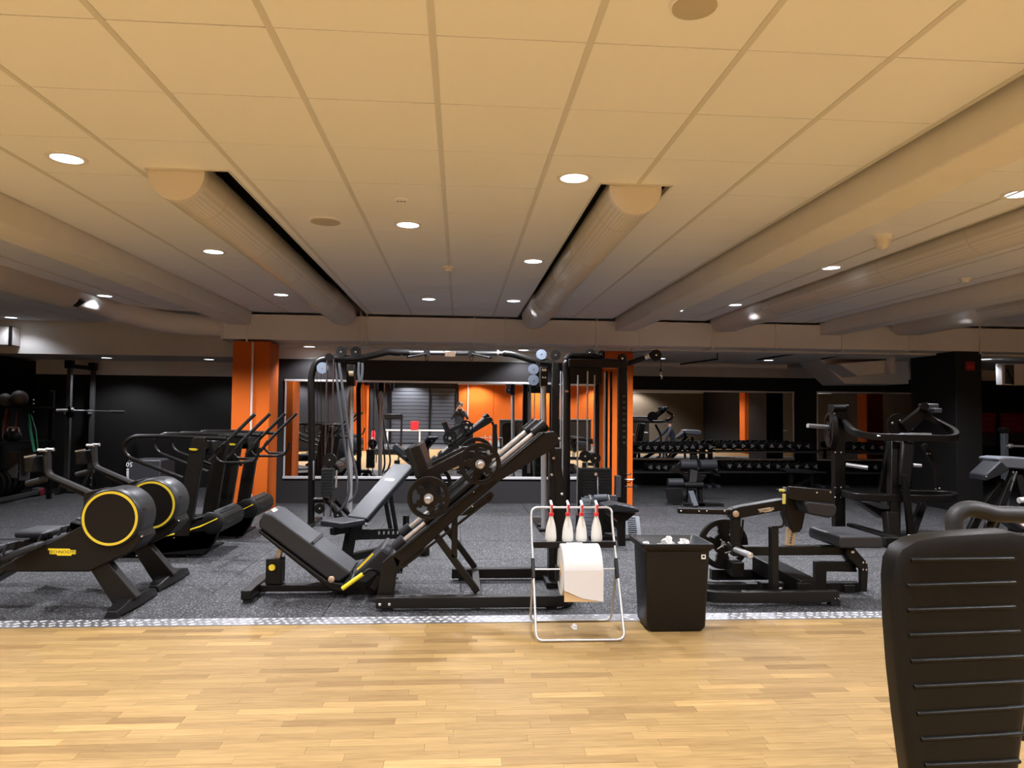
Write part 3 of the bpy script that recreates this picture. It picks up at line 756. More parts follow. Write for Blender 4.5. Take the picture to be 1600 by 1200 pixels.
MB().prism([P(515,906,5.90), P(545,912,5.90), P(600,880,5.90), P(612,900,5.90), P(600,932,5.90), P(530,932,5.90)], (0,.1,0)).build('seat_carrier', M['frame'], lp, bev=.006)
MB().bar(P(582,920,5.69), P(608,880,5.69), .05, .04).build('seat_plate', M['frame'], lp, bev=.004)

# ================================================================== ADJUSTABLE BENCH
H = G(573, 812, .45); H = V((H.x, H.y, .45))
ud, wd = V((.64,.77,0)), V((-.77,.64,0))
ab = thing('adjustable_bench', 'black inclined adjustable bench with a white logo, behind the leg press seat', 'bench', (H.x, H.y, 0))
el = V((ud.x*.79, ud.y*.79, .60)).normalized(); nb = el.cross(-wd).normalized(); nb = nb if nb.z > 0 else -nb
MB().box(H+el*.40+wd*.14-nb*.02, (.80, .28, .055), (el, wd, nb)).build('back_pad', M['padb'], ab, bev=.014, seg=3)
MB().box(H+el*.55+wd*.14+nb*.0085, (.03, .12, .002), (el, wd, nb)).build('logo_print', M['white'], ab)
MB().box(H-ud*.17+wd*.14-V((0,0,.02)), (.30, .30, .055), (ud, wd, V((0,0,1)))).build('seat_pad', M['padb'], ab, bev=.014, seg=3)
MB().bar(H+el*.0+wd*.14-nb*.07, H+el*.72+wd*.14-nb*.07, .05, .06, wd).build('back_frame', M['black'], ab, bev=.004)
c0 = H+wd*.14
g0 = lambda a, z: V((c0.x+ud.x*a, c0.y+ud.y*a, z))
MB().bar(g0(-.3, .36), g0(.05, .36), .06, .06, wd).build('seat_frame', M['black'], ab, bev=.004)
MB().bar(g0(-.05, .40), g0(-.12, .08), .09, .07, wd).build('front_column', M['black'], ab, bev=.004)
MB().bar(g0(-.28, .09), g0(.75, .09), .07, .07, wd).build('base_beam', M['black'], ab, bev=.005)
MB().bar(g0(-.05, .30), g0(.80, .20), .10, .03, wd).build('ladder_bar', M['black'], ab, bev=.004)
for k in range(6):
    p = g0(.28+k*.065, .275-k*.008); MB().box(p+wd*-.018, (.022, .006, .03), (ud, wd, V((0,0,1)))).build('ladder_notch', M['steel'], ab)
MB().bar(H+el*.45+wd*.10-nb*.07, g0(.55, .22), .03, .03, wd).build('prop', M['black'], ab)
MB().bar(H+el*.45+wd*.19-nb*.07, g0(.55, .22)+wd*.08, .03, .03, wd).build('prop', M['black'], ab)
for a in (-.28, .75): MB().bar(g0(a, .04)-wd*.24, g0(a, .04)+wd*.24, .07, .08, V((0,0,1))).build('foot_bar', M['black'], ab, bev=.005)
MB().bar(g0(.68, .1), g0(.68, .40), .05, .05, wd).build('rear_handle', M['black'], ab, bev=.005)
bolt(H+V((.0,-.01,-.05)), ab, .014, -wd)

# ================================================================== PAPER STAND
ps = thing('paper_roll_stand', 'grey tube floor stand for a paper roll with spray bottles hung on its top bar', 'stand', (.81, 4.9, 0))
def fy(y): return 4.66 + (1003-y)/(1003-793)*.40   # the front frame leans back
pts = [P(x, y, fy(y)) for x, y in ((838,1003), (833,885), (830,812), (831,793), (956,793), (956,812), (964,885), (976,1003))]
for p in pts: p.z = max(p.z, .011)
MB().tube(pts, .0085, 10, closed=True, fil=.05).build('front_frame', M['tubeal'], ps)
cl, cr = P(833,885,fy(885)), P(963,885,fy(885))
b0, b1 = G(830, 974, .01), G(957, 972, .01)
b0.y = b1.y = 5.1
MB().tube([cl, b0, b1, cr], .008, 10, fil=.05).build('rear_frame', M['tubeal'], ps)
for c_, q_ in ((cl, P(832,860,fy(860))), (cr, P(961,860,fy(860)))):
    MB().bar(c_+(c_-q_)*.75, c_-(c_-q_)*.5, .024, .03).build('clamp', M['black2'], ps, bev=.004)
MB().box((P(833,851,fy(851))+P(962,851,fy(851)))/2-Yx*.005, ((P(962,851,fy(851))-P(833,851,fy(851))).length, .012, .042)).build('cross_plate', M['black2'], ps, bev=.003)
lc = P(897.5,851,fy(851)-.015)
lb_ = MB().box(lc, (.112, .002, .030)).build('white_label', M['white'], ps)
for k, (dx, w_) in enumerate(((-.03, .04), (.02, .03))): MB().box(lc+V((dx, -.0012, .004-.012*k)), (w_, .001, .006)).build('label_line', M['steel'], lb_)
rc = P(902, 895, 4.93)
MB().tube([cl+V((0,0,-.02)), V((cr.x, cr.y, cl.z-.02))], .006, 8).build('roll_rod', M['tubeal'], ps)
MB().box(V((P(871,895,4.93).x-.005, rc.y, rc.z)), (.02, .07, .10)).build('roll_clip', M['black2'], ps, bev=.006)
xl, xr = P(874,895,4.93).x, P(933,895,4.93).x
rz, ry = cl.z-.02, cl.y
pr = thing('paper_roll', 'large white paper roll with its torn end hanging, on the grey tube stand', 'paper roll', (xl, ry, rz))
MB().lathe((xl, ry, rz), (1,0,0), [(0,.05), (.0,.168), (.004,.172), (xr-xl-.004,.172), (xr-xl,.168), (xr-xl,.05)], 48).build('roll', M['paper'], pr)
MB().cyl((xl-.004, ry, rz), (xr+.004, ry, rz), .045, 20).build('core', M['kraft'], pr)
yf = ry-.1735
sh = MB(); zt = rz+.03; zb = rz-.178
sh.prism([V((xl+.001, yf, zt)), V((xr, yf, zt)), V((xr, yf, zb)), V((xl+.12, yf-.002, zb+.025)), V((xl+.04, yf-.003, zb+.06)), V((xl+.001, yf-.003, zb+.075))], (0, -.0015, 0)).build('loose_sheet', M['paper'], pr, smooth=False)
MB().prism([V((xl+.003, yf+.006, zb+.10)), V((xl+.003, yf+.002, zb+.002)), V((xr-.01, yf+.002, zb-.0)), V((xr-.01, yf+.006, zb+.06))], (0, -.0012, 0)).build('folded_corner', M['kraft'], pr, smooth=False)
# spray bottles
def bottle(px, lab, tilt):
    a = P(px, 793, fy(793))
    t = thing('spray_bottle', lab, 'spray bottle', tuple(a), 'spray bottles on the stand')
    ax = V((tilt, 0, -1)).normalized(); o_ = a+V((0,-.012,.0))
    prof = [(.052,.013), (.06,.014), (.075,.017), (.10,.025), (.13,.033), (.17,.038), (.21,.041), (.228,.040), (.238,.032), (.24,.006)]
    b_ = MB().lathe(o_, ax, prof, 20); bmesh.ops.scale(b_.bm, vec=(1,.72,1), verts=b_.bm.verts, space=Matrix.Translation(-o_)); b_.build('bottle', M['bottle'], t)
    MB().lathe(o_, ax, [(.034,.0165), (.036,.018), (.054,.018), (.056,.015)], 16).build('collar', M['red'], t)
    MB().box(o_+ax*.008+V((.0,-.002,0)), (.018, .028, .055)).build('spray_head', M['white'], t, bev=.006)
    MB().box(o_+V((-.004,-.026,.034)), (.017, .075, .020), (V((1,0,0)), V((0,.94,.34)), V((0,-.34,.94)))).build('nozzle_body', M['white'], t, bev=.006)
    MB().cyl(o_+V((-.006,-.066,.024)), o_+V((-.006,-.080,.020)), .009, 12).build('nozzle', M['red'], t)
    MB().tube([o_+V((.0,-.03,.026)), o_+V((.0,-.045,-.006)), o_+V((0,-.04,-.026))], .005, 8, fil=.012).build('trigger', M['red'], t)
    return t
for px, lb, tl_ in ((861, 'spray bottle farthest left on the stand bar', -.01), (887, 'second spray bottle from the left on the stand bar', .0), (908, 'third spray bottle from the left on the stand bar', .0), (931, 'tilted spray bottle farthest right on the stand bar', .02)):
    bottle(px, 'white and red '+lb, tl_)

# ================================================================== BIN
bn = thing('waste_bin', 'tall black plastic waste bin with crumpled paper on the oak floor', 'bin', (1.45, 5.0, 0))
xl, xr = G(1012, 989).x, G(1104, 988).x; yf = 4.83; D = .30; Hh = .60
def rr_(x0, x1, y0, y1, z, r=.03, n=4):
    o = []
    for cx_, cy_, a0 in ((x1-r, y1-r, 0), (x0+r, y1-r, PI/2), (x0+r, y0+r, PI), (x1-r, y0+r, 1.5*PI)):
        for k in range(n+1): a = a0+PI/2*k/n; o.append(V((cx_+r*math.cos(a), cy_+r*math.sin(a), z)))
    return o
R0 = [rr_(xl+.02, xr-.02, yf+.02, yf+D-.02, .0), rr_(xl, xr, yf, yf+D, .03), rr_(xl-.022, xr+.022, yf-.02, yf+D+.02, Hh-.05), rr_(xl-.03, xr+.03, yf-.028, yf+D+.03, Hh-.045),
      rr_(xl-.05, xr+.045, yf-.045, yf+D+.045, Hh-.015), rr_(xl-.05, xr+.045, yf-.045, yf+D+.045, Hh), rr_(xl-.036, xr+.032, yf-.03, yf+D+.03, Hh), rr_(xl-.012, xr+.012, yf-.012, yf+D+.012, Hh-.06), rr_(xl+.02, xr-.02, yf+.02, yf+D-.02, Hh-.25)]
MB()._grid(R0).build('bin_body', M['bin'], bn)
MB()._grid([rr_(xl-.034, xr+.030, yf-.028, yf+D+.028, Hh+.001), rr_(xl-.046, xr+.041, yf-.041, yf+D+.041, Hh+.003), rr_(xl-.03, xr+.026, yf-.024, yf+D+.024, Hh+.004), rr_(xl-.008, xr+.008, yf-.008, yf+D+.008, Hh-.06), rr_(xl+.02, xr-.02, yf+.02, yf+D-.02, Hh-.10)], cap=False).build('bin_bag', M['bag'], bn)
lg = MB().box((xr-.027, yf-.0215, Hh-.085), (.030, .004, .030)).build('logo_plate', M['white'], bn)
MB().box((xr-.027, yf-.0242, Hh-.083), (.016, .001, .014)).build('logo_mark', M['bin'], lg)
for k, (x_, y_, s_) in enumerate(((xl+.17, yf+.10, .055), (xl+.27, yf+.06, .03), (xl+.09, yf+.05, .026), (xl+.02, yf+.13, .026), (xl+.31, yf+.19, .035))):
    b = MB().ball((x_, y_, Hh-.035), s_, 9)
    for v in b.bm.verts: v.co += V((RND.uniform(-1,1), RND.uniform(-1,1), RND.uniform(-1,1)))*s_*.35
    tag(b.build('crumpled_paper', M['paper'], smooth=False), ['largest crumpled white paper in the black bin', 'small crumpled paper right of the largest one in the bin', 'small crumpled paper near the front left rim of the bin', 'small crumpled paper in the left corner of the bin', 'crumpled paper at the back right of the bin'][k], 'paper', 'papers in the bin')
b = MB().ball(G(897, 980, .012), .02, 8)
for v in b.bm.verts: v.co += V((RND.uniform(-1,1), RND.uniform(-1,1), RND.uniform(-.5,.5)))*.009; v.co.z = max(v.co.z, .001)
tag(b.build('paper_scrap', M['paper'], smooth=False), 'small paper scrap on the floor under the paper stand', 'paper')

# ================================================================== ROWING MACHINES
def rower(label):
    t = thing('rowing_machine', label, 'rowing machine', (-2.6, 5.63, 0), 'rowing machines')
    c0 = P(172, 810, 5.45); y0, y1 = 5.45, 5.80
    MB().lathe((c0.x, y0, c0.z), (0,1,0), [(-.002,.18), (0,.205), (.012,.214), (.08,.220), (.26,.217), (.29,.207), (.30,.19)], 56).build('flywheel_housing', M['greyhouse'], t)
    MB().ring((c0.x, y0-.006, c0.z), (0,1,0),   .180, .197, .012, 64).build('yellow_ring', M['yellowd'], t)
    MB().lathe((c0.x, y0-.003, c0.z), (0,1,0), [(.006,.179), (.001,.177), (0,.02)], 48).build('disc_cover', M['frame'], t)
    for a in (20, 75, 130): MB().box((c0.x+.217*math.sin(math.radians(a)), y0+.07, c0.z+.217*math.cos(math.radians(a))), (.02, .03, .006), (V((math.cos(math.radians(a)),0,-math.sin(math.radians(a)))), V((0,1,0)), V((math.sin(math.radians(a)),0,math.cos(math.radians(a)))))).build('vent_slot', M['black2'], t)
    yb = 5.48
    pl = MB().prism([P(-40,909,yb), P(2,884,yb), P(60,855,yb), P(100,836,yb), P(127,821,yb), P(131,790,yb), P(200,800,yb), P(222,842,yb), P(205,862,yb), P(138,894,yb), P(9,894,yb), P(-10,908,yb), P(-40,925,yb)], (0,.26,0)).build('body', M['frame'], t, bev=.012)
    MB().prism([P(131,770,yb+.02), P(150,765,yb+.02), P(150,800,yb+.02), P(128,822,yb+.02)], (0,.22,0)).build('neck', M['frame'], t, bev=.006)
    brand_badge(t, P(97,862,yb-.001), (1,0,-.02), (0.02,0,1), .195, M['yellow'], M['ink'])
    lg = MB().prism([P(131,876,yb+.03), P(147,853,yb+.03), P(214,934,yb+.03), P(206,942,yb+.03), P(178,949,yb+.03)], (0,.09,0)).build('leg', M['frame'], t, bev=.008)
    fx = P(190, 952, 5.45).x
    ft = MB(); rows_ = []
    for y_, w_, z_ in ((5.30,.045,.05), (5.34,.06,.062), (5.46,.07,.085), (5.63,.075,.10), (5.80,.07,.085), (5.92,.06,.062), (5.96,.045,.05)):
        rows_.append([V((fx-w_, y_, .016)), V((fx+w_, y_, .016)), V((fx+w_*.7, y_, z_)), V((fx-w_*.7, y_, z_))])
    ft._grid(rows_).build('foot', M['black2'], t, bev=.005)
    for y_ in (5.33, 5.92): MB().bx(fx-.05, fx+.05, y_-.03, y_+.03, 0, .018).build('rubber_foot', M['rubberblk'], t)
    # seat rail running out of the frame, foot rests and seat
    MB().bx(-5.3, P(40,880,5.6).x, 5.575, 5.685, .29, .37).build('seat_rail', M['black'], t, bev=.01)
    MB().bx(-5.3, -5.2, 5.35, 5.91, 0, .33).build('rear_leg', M['frame'], t, bev=.008)
    for y_ in (5.42, 5.84):
        a, b = P(60,850,5.6), P(112,822,5.6); d = (b-a).normalized(); n_ = V((-d.z,0,d.x))
        MB().box(V((-3.12, y_, .455)), (.26, .13, .05), (V((.93,0,.36)), V((0,1,0)), V((-.36,0,.93)))).build('foot_rest', M['padb'], t, bev=.018)
        MB().tube([V((-3.22, y_-.07, .44)), V((-3.2, y_-.05, .51)), V((-3.2, y_+.05, .51)), V((-3.22, y_+.07, .44))], .011, 6).build('strap', M['black2'], t)
    MB().box((-3.50, 5.63, .435), (.27, .32, .06)).build('seat', M['padb'], t, bev=.025, seg=3)
    MB().bx(-3.56, -3.44, 5.57, 5.69, .37, .41).build('seat_carriage', M['black2'], t)
    for k in range(6): MB().cyl((-3.05-.05*k, 5.56, .385+.012*(5-k)), (-3.05-.05*k, 5.70, .385+.012*(5-k)), .016, 8).build('roller', M['black2'], t)
    # console arm
    yc = 5.63
    MB().tube([P(146,772,yc), P(78,743,yc), P(74,735,yc), P(73,703,yc)], .024, 8, fil=.05, flat=(1, 1.5)).build('console_arm', M['foam'], t)
    MB().tube([P(150,782,yc), P(95,757,yc)], .012, 6).build('arm_brace', M['black'], t)
    MB().bx(P(54,720,yc).x, P(67,720,yc).x, 5.50, 5.76, P(60,736,yc).z, P(60,712,yc).z).build('console', M['black2'], t, bev=.01)
    MB().box(V(P(62,711,yc))-V((0,.12,0)), (.075, .02, .012), (V((.98,0,.2)), V((0,1,0)), V((-.2,0,.98)))).build('console_trim', M['steel'], t)
    for d_ in (-.05, .05): MB().cyl(P(72,703,yc)+V((-.03,d_,0)), P(72,703,yc)+V((.03,d_,0)), .013, 10).build('clamp_knob', M['steel'], t)
    MB().tube([P(42,756,yc), P(72,748,yc)], .024, 12).build('pull_handle', M['foam'], t)
    bolt(P(222,838,yb), t, .008); bolt(P(214,868,yb), t, .006)
    return t
M['greyhouse'] = mat('dark grey housing', (.022, .0225, .024), .4, spec=.35)
r1 = rower('front black rowing machine with a yellow ringed flywheel, nearest the oak floor')
dup(r1, (-.02, .735, .0), 'second black rowing machine with a yellow ringed flywheel, behind the front one')

# ================================================================== CURVED TREADMILLS
def treadmill(label):
    t = thing('curved_treadmill', label, 'treadmill', (-3.0, 7.8, 0), 'curved treadmills')
    ya, yb = 7.38, 8.16
    side = [P(148,868,ya), P(320,868,ya), P(334,848,ya), P(345,822,ya), P(342,807,ya), P(331,802,ya), P(308,809,ya), P(280,819,ya), P(250,828,ya), P(200,832,ya), P(140,822,ya), P(110,815,ya), P(104,830,ya), P(120,860,ya)]
    for y_ in (ya, yb-.07): MB().prism(side, (0,.07,0)).build('side_panel', M['black2'], t, bev=.012)
    # belt of slats following the curve
    top = [P(x,y,ya) for x,y in ((112,812),(150,824),(200,832),(250,829),(280,822),(310,811),(332,800))]
    slat_src = []
    for a, b in zip(top, top[1:]):
        n_ = max(2, int((b-a).length/.055))
        for k in range(n_):
            c = a.lerp(b, (k+.5)/n_); d = (b-a).normalized()
            MB().box(c+Yx*(yb-ya)/2+V((0,0,-.005)), ((b-a).length/n_-.006, yb-ya-.15, .022), (d, Yx, V((-d.z,0,d.x)))).build('belt_slat', M['belt'], t)
    # rounded drum cover at the high end
    dc = P(330, 819, ya); dc = V((dc.x, ya+.03, dc.z))
    MB().lathe((dc.x, ya-.005, dc.z), (0,1,0), [(-.002,.05), (0,.095), (.012,.112), (yb-ya-.06,.112), (yb-ya-.05,.10), (yb-ya-.048,.05)], 28).build('drum_cover', M['black2'], t)
    for k in range(5):
        a = math.radians(-35+k*32); c = V((dc.x+.113*math.cos(a), (ya+yb)/2, dc.z+.113*math.sin(a)))
        MB().box(c, (.012, (yb-ya)*.72, .018), (V((math.cos(a),0,math.sin(a))), Yx, V((-math.sin(a),0,math.cos(a))))).build('drum_rib', M['black'], t, bev=.003)
    MB().tube([P(248,839.5,ya-.004), P(280,833,ya-.004), P(312,823,ya-.004), P(340,810,ya-.004)], .008, 8, flat=(1,.5)).build('yellow_line', M['yellow'], t)
    MB().tube([P(262,829,ya+.03), P(300,817,ya+.03), P(328,801,ya+.03), P(336,806,ya+.03)], .014, 8, fil=.06).build('deck_rim', M['black'], t)
    for x_ in (130, 300): MB().bx(P(x_,868,ya).x-.06, P(x_,868,ya).x+.06, ya+.0, yb, 0, .02).build('rubber_foot', M['rubberblk'], t)
    # slanted uprights
    for y_, k in ((ya-.01, 0), (yb-.06, 1)):
        s = V((0, y_-ya, 0))
        MB().prism([P(272,838,ya)+s, P(283,770,ya)+s, P(299,690,ya)+s, P(303,683,ya)+s, P(322,683,ya)+s, P(315,722,ya)+s, P(296,838,ya)+s], (0,.075,0)).build('upright', M['frame'], t, bev=.008)
    # side handrails: a rounded loop on each side
    for y_ in (ya+.03, yb-.03):
        s = V((0, y_-ya, 0))
        MB().tube([P(352,686,ya)+s, P(260,682,ya)+s, P(205,682,ya)+s, P(188,696,ya)+s, P(196,714,ya)+s, P(240,731,ya)+s, P(284,748,ya)+s], .021, 10, fil=.12).build('handrail', M['black'], t)
    # console cross and push bars
    MB().bar(P(312,696,ya)+Yx*.02, P(312,696,ya)+Yx*(yb-ya-.02), .09, .05, V((1,0,0))).build('console_bar', M['frame'], t, bev=.008)
    MB().bx(P(322,708,ya).x-.1, P(322,708,ya).x, ya+.2, ya+.5, P(322,712,ya).z, P(322,690,ya).z).build('console', M['black2'], t, bev=.012)
    for y_ in (ya+.10, yb-.10):
        s = V((0, y_-ya, 0))
        MB().tube([P(322,722,ya)+s, P(346,694,ya)+s, P(394,647,ya)+s], .019, 10, fil=.05).build('push_bar', M['foam'], t)
        MB().tube([P(338,700,ya)+s, P(329,712,ya)+s, P(338,724,ya)+s, P(372,724,ya)+s], .015, 10, fil=.07).build('grip_loop', M['black'], t)
    MB().tube([P(372,724,ya)+Yx*.10, P(392,722,ya)+Yx*.12, P(398,712,ya)+Yx*.12, P(400,700,ya)+Yx*.12], .014, 8, fil=.03).build('grip_hook', M['black'], t)
    MB().tube([P(372,724,ya)+Yx*.10, P(372,724,ya)+Yx*(yb-ya-.10)], .015, 10).build('grip_cross', M['black'], t)
    brand_badge(t, P(302,702,ya-.018), (1,0,0), (0,0,1), .085, M['yellow'], M['ink'])
    return t
tr1 = treadmill('front black curved treadmill with a yellow side line, behind the rowing machines')
dup(tr1, (.05, 1.06, 0), 'rear black curved treadmill beside the orange column')

# ================================================================== CABLE STATION
cs = thing('cable_station', 'wide black cable crossover frame with a pull-up bar, in front of the long mirror', 'cable machine', (-.2, 9.4, 0))
YC = 9.4
up = [P(486,820,YC), P(487,700,YC), P(486,585,YC), P(496,562,YC), P(520,559,YC), P(555,561,YC), P(580,556,YC), P(607,549.5,YC), P(617,551,YC), P(640,551,YC)]
up[0].z = .04
MB().tube(up, .044, 14, fil=.18).build('left_arch', M['black'], cs)
MB().tube([P(614,551,YC), P(792,552.5,YC)], .030, 14).build('pull_up_bar', M['steeldark'] if 'steeldark' in M else M['black'], cs)
MB().tube([P(786,552,YC), P(800,553,YC), P(842,566,YC), P(868,567,YC), P(872,600,YC)], .044, 14, fil=.12).build('right_arch', M['black'], cs)
for x_ in (627.5, 778): MB().cyl(P(x_-1.5,551.6,YC), P(x_+1.5,551.7,YC), .040, 14).build('bar_ring', M['chrome'], cs)
MB().bx(P(695,552,YC).x, P(712,552,YC).x, YC-.05, YC+.05, P(700,558,YC).z, P(700,549,YC).z).build('bar_clamp', M['bolt'], cs, bev=.006)
for a, b, c in (((667,552), (637,559), 1), ((737,552), (767,560), -1)):
    MB().cyl(P(*a, YC-.06), P(*a, YC+.06), .048, 16).build('grip_boss', M['black2'], cs)
    MB().tube([P(a[0],a[1]+1,YC-.04), P(b[0],b[1]-1,YC-.32)], .016, 10).build('neutral_grip', M['black'], cs)
    MB().tube([P(a[0]-2,556,YC), P(a[0]-2,563,YC), P(a[0]+2,563,YC), P(a[0]+2,556,YC)], .006, 6).build('hook', M['black'], cs)
def pulley(parent, p, r, m='black2', th=.03, ax=(0,1,0)):
    o = MB().lathe(p, ax, [(-th/2, r*.3), (-th/2, r), (-th/4, r*.92), (th/4, r*.92), (th/2, r), (th/2, r*.3)], 24).build('pulley', M[m], parent)
    MB().lathe(V(p)-V(ax)*th*.6, ax, [(0,.004), (.002,.012), (th*1.2,.012)], 10).build('axle', M['bolt'], o)
    return o
for x_, y_, r_, m_ in ((533,550,.068,'black2'), (556,550,.068,'black2'), (504,575,.074,'greypul'), (846,554,.068,'greypul'), (868,555,.068,'black2')): pulley(cs, P(x_,y_,YC-.03), r_, m_)
for y_ in (577, 594): pulley(cs, P(833.5,y_,YC-.15), .070, 'greypul')
MB().bx(P(836,570,YC).x, P(842,570,YC).x, YC-.16, YC-.12, P(836,605,YC).z, P(836,566,YC).z).build('pulley_bracket', M['black'], cs)
MB().bar(P(503,562,YC), P(505,580,YC), .03, .05).build('pulley_bracket', M['black'], cs)
MB().cyl(P(514,558,YC-.06), P(514,558,YC+.06), .05, 16).build('arch_boss', M['black2'], cs)
MB().tube([P(533,545,YC), P(556,545.5,YC)], .004, 6).build('cable', M['black2'], cs)
for x_ in (495, 501, 512): MB().tube([P(x_,576,YC), P(x_+2,735,YC)], .0035, 6).build('cable', M['black2'], cs)
# left base, braces
MB().tube([P(486,815,YC), P(489,823,YC), P(520,824,YC-.1), P(552,815,YC+.1)], .045, 12, fil=.1).build('base_tube', M['black'], cs)
fz = P(486,820,YC); MB().bx(fz.x-.05, fz.x+.05, YC-.35, YC+.5, 0, .035).build('base_foot', M['black'], cs, bev=.006)
MB().tube([P(490,781,YC), P(513,781,YC), P(530,808,YC), P(548,815,YC+.2)], .036, 10, fil=.08).build('brace_tube', M['black'], cs)
MB().tube([P(524,781,YC+.25), P(548,806,YC+.35)], .034, 10).build('brace_tube', M['black'], cs)
pulley(cs, P(499.5,794.5,YC-.06), .065); pulley(cs, P(528,805,YC-.06), .055)
MB().tube([P(490,720,YC-.05), P(490,750,YC-.05)], .01, 8).build('height_lock', M['steel'], cs)
# weight stack (left): separate slabs
x0, x1 = P(503,760,YC-.05).x, P(521,760,YC-.05).x
for k in range(9):
    z = P(510,774,YC-.05).z + k*.0385
    MB().bx(x0, x1, YC-.13, YC+.05, z, z+.036).build('weight_slab', M['rubberblk'], cs, bev=.004)
for xx in (x0+.03, x1-.03): MB().cyl((xx, YC-.04, .12), (xx, YC-.04, P(510,560,YC).z), .0095, 8).build('guide_rod', M['rodred'] if 'rodred' in M else M['steel'], cs)
pulley(cs, P(515,719,YC-.08), .088)
MB().bar(P(526,735,YC-.05), P(525,762,YC-.05), .02, .02).build('selector_chain', M['steel'], cs)
# long silver posts with carriages
def silver(px0, py0, px1, py1, Y, side):
    a, b = P(px1, py1, Y), P(px0, py0, Y); a.z = .03
    MB().cyl(a, b, .036, 18).build('silver_post', M['steel'], cs)
    MB().bx(a.x-.07, a.x+.07, Y-.09, Y+.09, 0, .035).build('post_foot', M['black'], cs, bev=.005)
    return a, b
silver(549, 600, 546, 811, 9.75, -1); silver(849, 600, 850, 832, 8.95, 1)
MB().bx(P(543,585,9.7).x, P(555,585,9.7).x, 9.62, 9.78, P(548,603,9.7).z, P(548,570,9.7).z).build('post_carriage', M['black'], cs, bev=.008)
MB().bx(P(545,585,9.6).x, P(552,585,9.6).x, 9.58, 9.62, P(548,588,9.6).z, P(548,580,9.6).z).build('yellow_tag', M['beige'], cs)
MB().bx(P(844,585,8.9).x, P(855,585,8.9).x, 8.84, 9.0, P(850,603,8.9).z, P(850,574,8.9).z).build('post_carriage', M['black'], cs, bev=.008)
for x_ in (848.5, 852): bolt(P(x_, 578, 8.83), cs, .018); bolt(P(x_, 590, 8.83), cs, .014)
for pts in (((523,567),(530,620),(538,690),(545,742),(546,770),(538,790),(528,800)), ((530,567),(537,620),(546,690),(556,735),(559,760),(553,778),(544,785)), ((561,566),(560,585),(563,600),(566,585),(566,567))):
    MB().tube([P(x, y, YC-.02) for x, y in pts], .017, 8, fil=.15).build('hanging_strap', M['strap'] if 'strap' in M else M['foam'], cs)
# right tower body
MB().bx(P(862,600,YC).x, P(872,600,YC).x, YC-.06, YC+.06, .0, P(866,567,YC).z).build('tower_post', M['black'], cs, bev=.006)
for x_ in (876.5, 880): MB().cyl(V((P(x_,600,YC-.05).x, YC-.05, .3)), P(x_,580,YC-.05), .011, 8).build('guide_rod', M['steel'], cs)
MB().bx(P(836,800,YC).x, P(885,800,YC).x, YC-.25, YC+.35, 0, .05).build('tower_foot', M['black'], cs, bev=.006)

# ================================================================== LOW ROW STATION WITH WEIGHT STACK
ws = thing('pulldown_station', 'black pulldown and low row station with a tall weight stack before the orange column', 'cable machine', (1.7, 9.0, 0))
YS = 9.05
p1, p2 = P(887,566,YS), P(973,567,YS)
MB().tube([V((p1.x, YS, 0)), P(886,600,YS), P(884,566,YS), P(895,563,YS), P(960,566,YS)], .046, 14, fil=.12).build('front_arch', M['black'], ws)
MB().bx(P(966,600,YS).x, P(979,600,YS).x, YS-.06, YS+.06, 0, P(972,562,YS).z).build('rear_post', M['black'], ws, bev=.008)
MB().bx(P(887,570,YS).x, P(972,570,YS).x, YS-.10, YS+.10, P(930,575,YS).z, P(930,562,YS).z).build('top_beam', M['black'], ws, bev=.01)
MB().bx(P(888,590,YS).x, P(940,590,YS).x, YS-.02, YS+.08, P(930,600,YS).z, P(930,574,YS).z).build('rod_header', M['black2'], ws, bev=.006)
MB().tube([P(972,570,YS), P(985,567,YS-.02), P(1022,553,YS-.1)], .034, 12, fil=.08).build('pulldown_arm', M['black'], ws)
MB().cyl(P(1008,558.5,YS-.07), P(1015,556,YS-.09), .036, 12).build('arm_collar', M['chrome'], ws)
pulley(ws, P(1025,555,YS-.12), .072); pulley(ws, P(972,560,YS-.10), .062); pulley(ws, P(922,552,YS), .055, ax=(.6,.8,0)); pulley(ws, P(940,554,YS), .055, ax=(.9,.4,0))
MB().tube([P(884,562,YS-.02), P(890,555,YS-.02), P(930,556,YS-.02), P(933,560,YS-.02)], .035, 8, fil=.06).build('cable_guard', M['black2'], ws)
MB().tube([P(972,553,YS-.10), P(1020,547,YS-.12), P(1032,549,YS-.12), P(1033,576,YS-.12)], .004, 6, fil=.03).build('cable', M['black2'], ws)
MB().cyl(P(1033,576,YS-.12), P(1033,581,YS-.12), .017, 10).build('cable_stop', M['black2'], ws)
MB().tube([P(1033,581,YS-.12), P(1031,586,YS-.12), P(1035,590,YS-.12), P(1033,592,YS-.12)], .007, 6).build('snap_hook', M['steel'], ws)
# stack slabs
sx0, sx1 = P(904,760,YS-.1).x, P(953,760,YS-.1).x
zt = P(930,731,YS-.1).z; nS = 16; zb = .20
for k in range(nS):
    h = (zt-zb)/nS
    MB().bx(sx0, sx1, YS-.20, YS-.02, zb+k*h, zb+(k+1)*h-.003).build('weight_slab', M['rubberblk'], ws, bev=.003)
MB().bx(sx0-.02, sx1+.02, YS-.22, YS+.0, .0, .19).build('stack_base', M['black'], ws, bev=.006)
for x_, top in ((903,586), (918,580), (929,586), (945,582)):
    q = P(x_, 600, YS-.11); MB().cyl((q.x, YS-.11, .2), (q.x, YS-.11, P(x_,top,YS-.11).z), .0105, 10).build('guide_rod', M['steel'], ws)
for x_ in (935, 948, 955): 
    q = P(x_, 600, YS+.06); MB().cyl((q.x, YS+.06, .2), (q.x, YS+.06, P(x_,580,YS).z), .016, 10).build('rear_rod', M['black'], ws)
pulley(ws, P(914,713,YS-.13), .072); pulley(ws, P(930,716,YS-.15), .068)
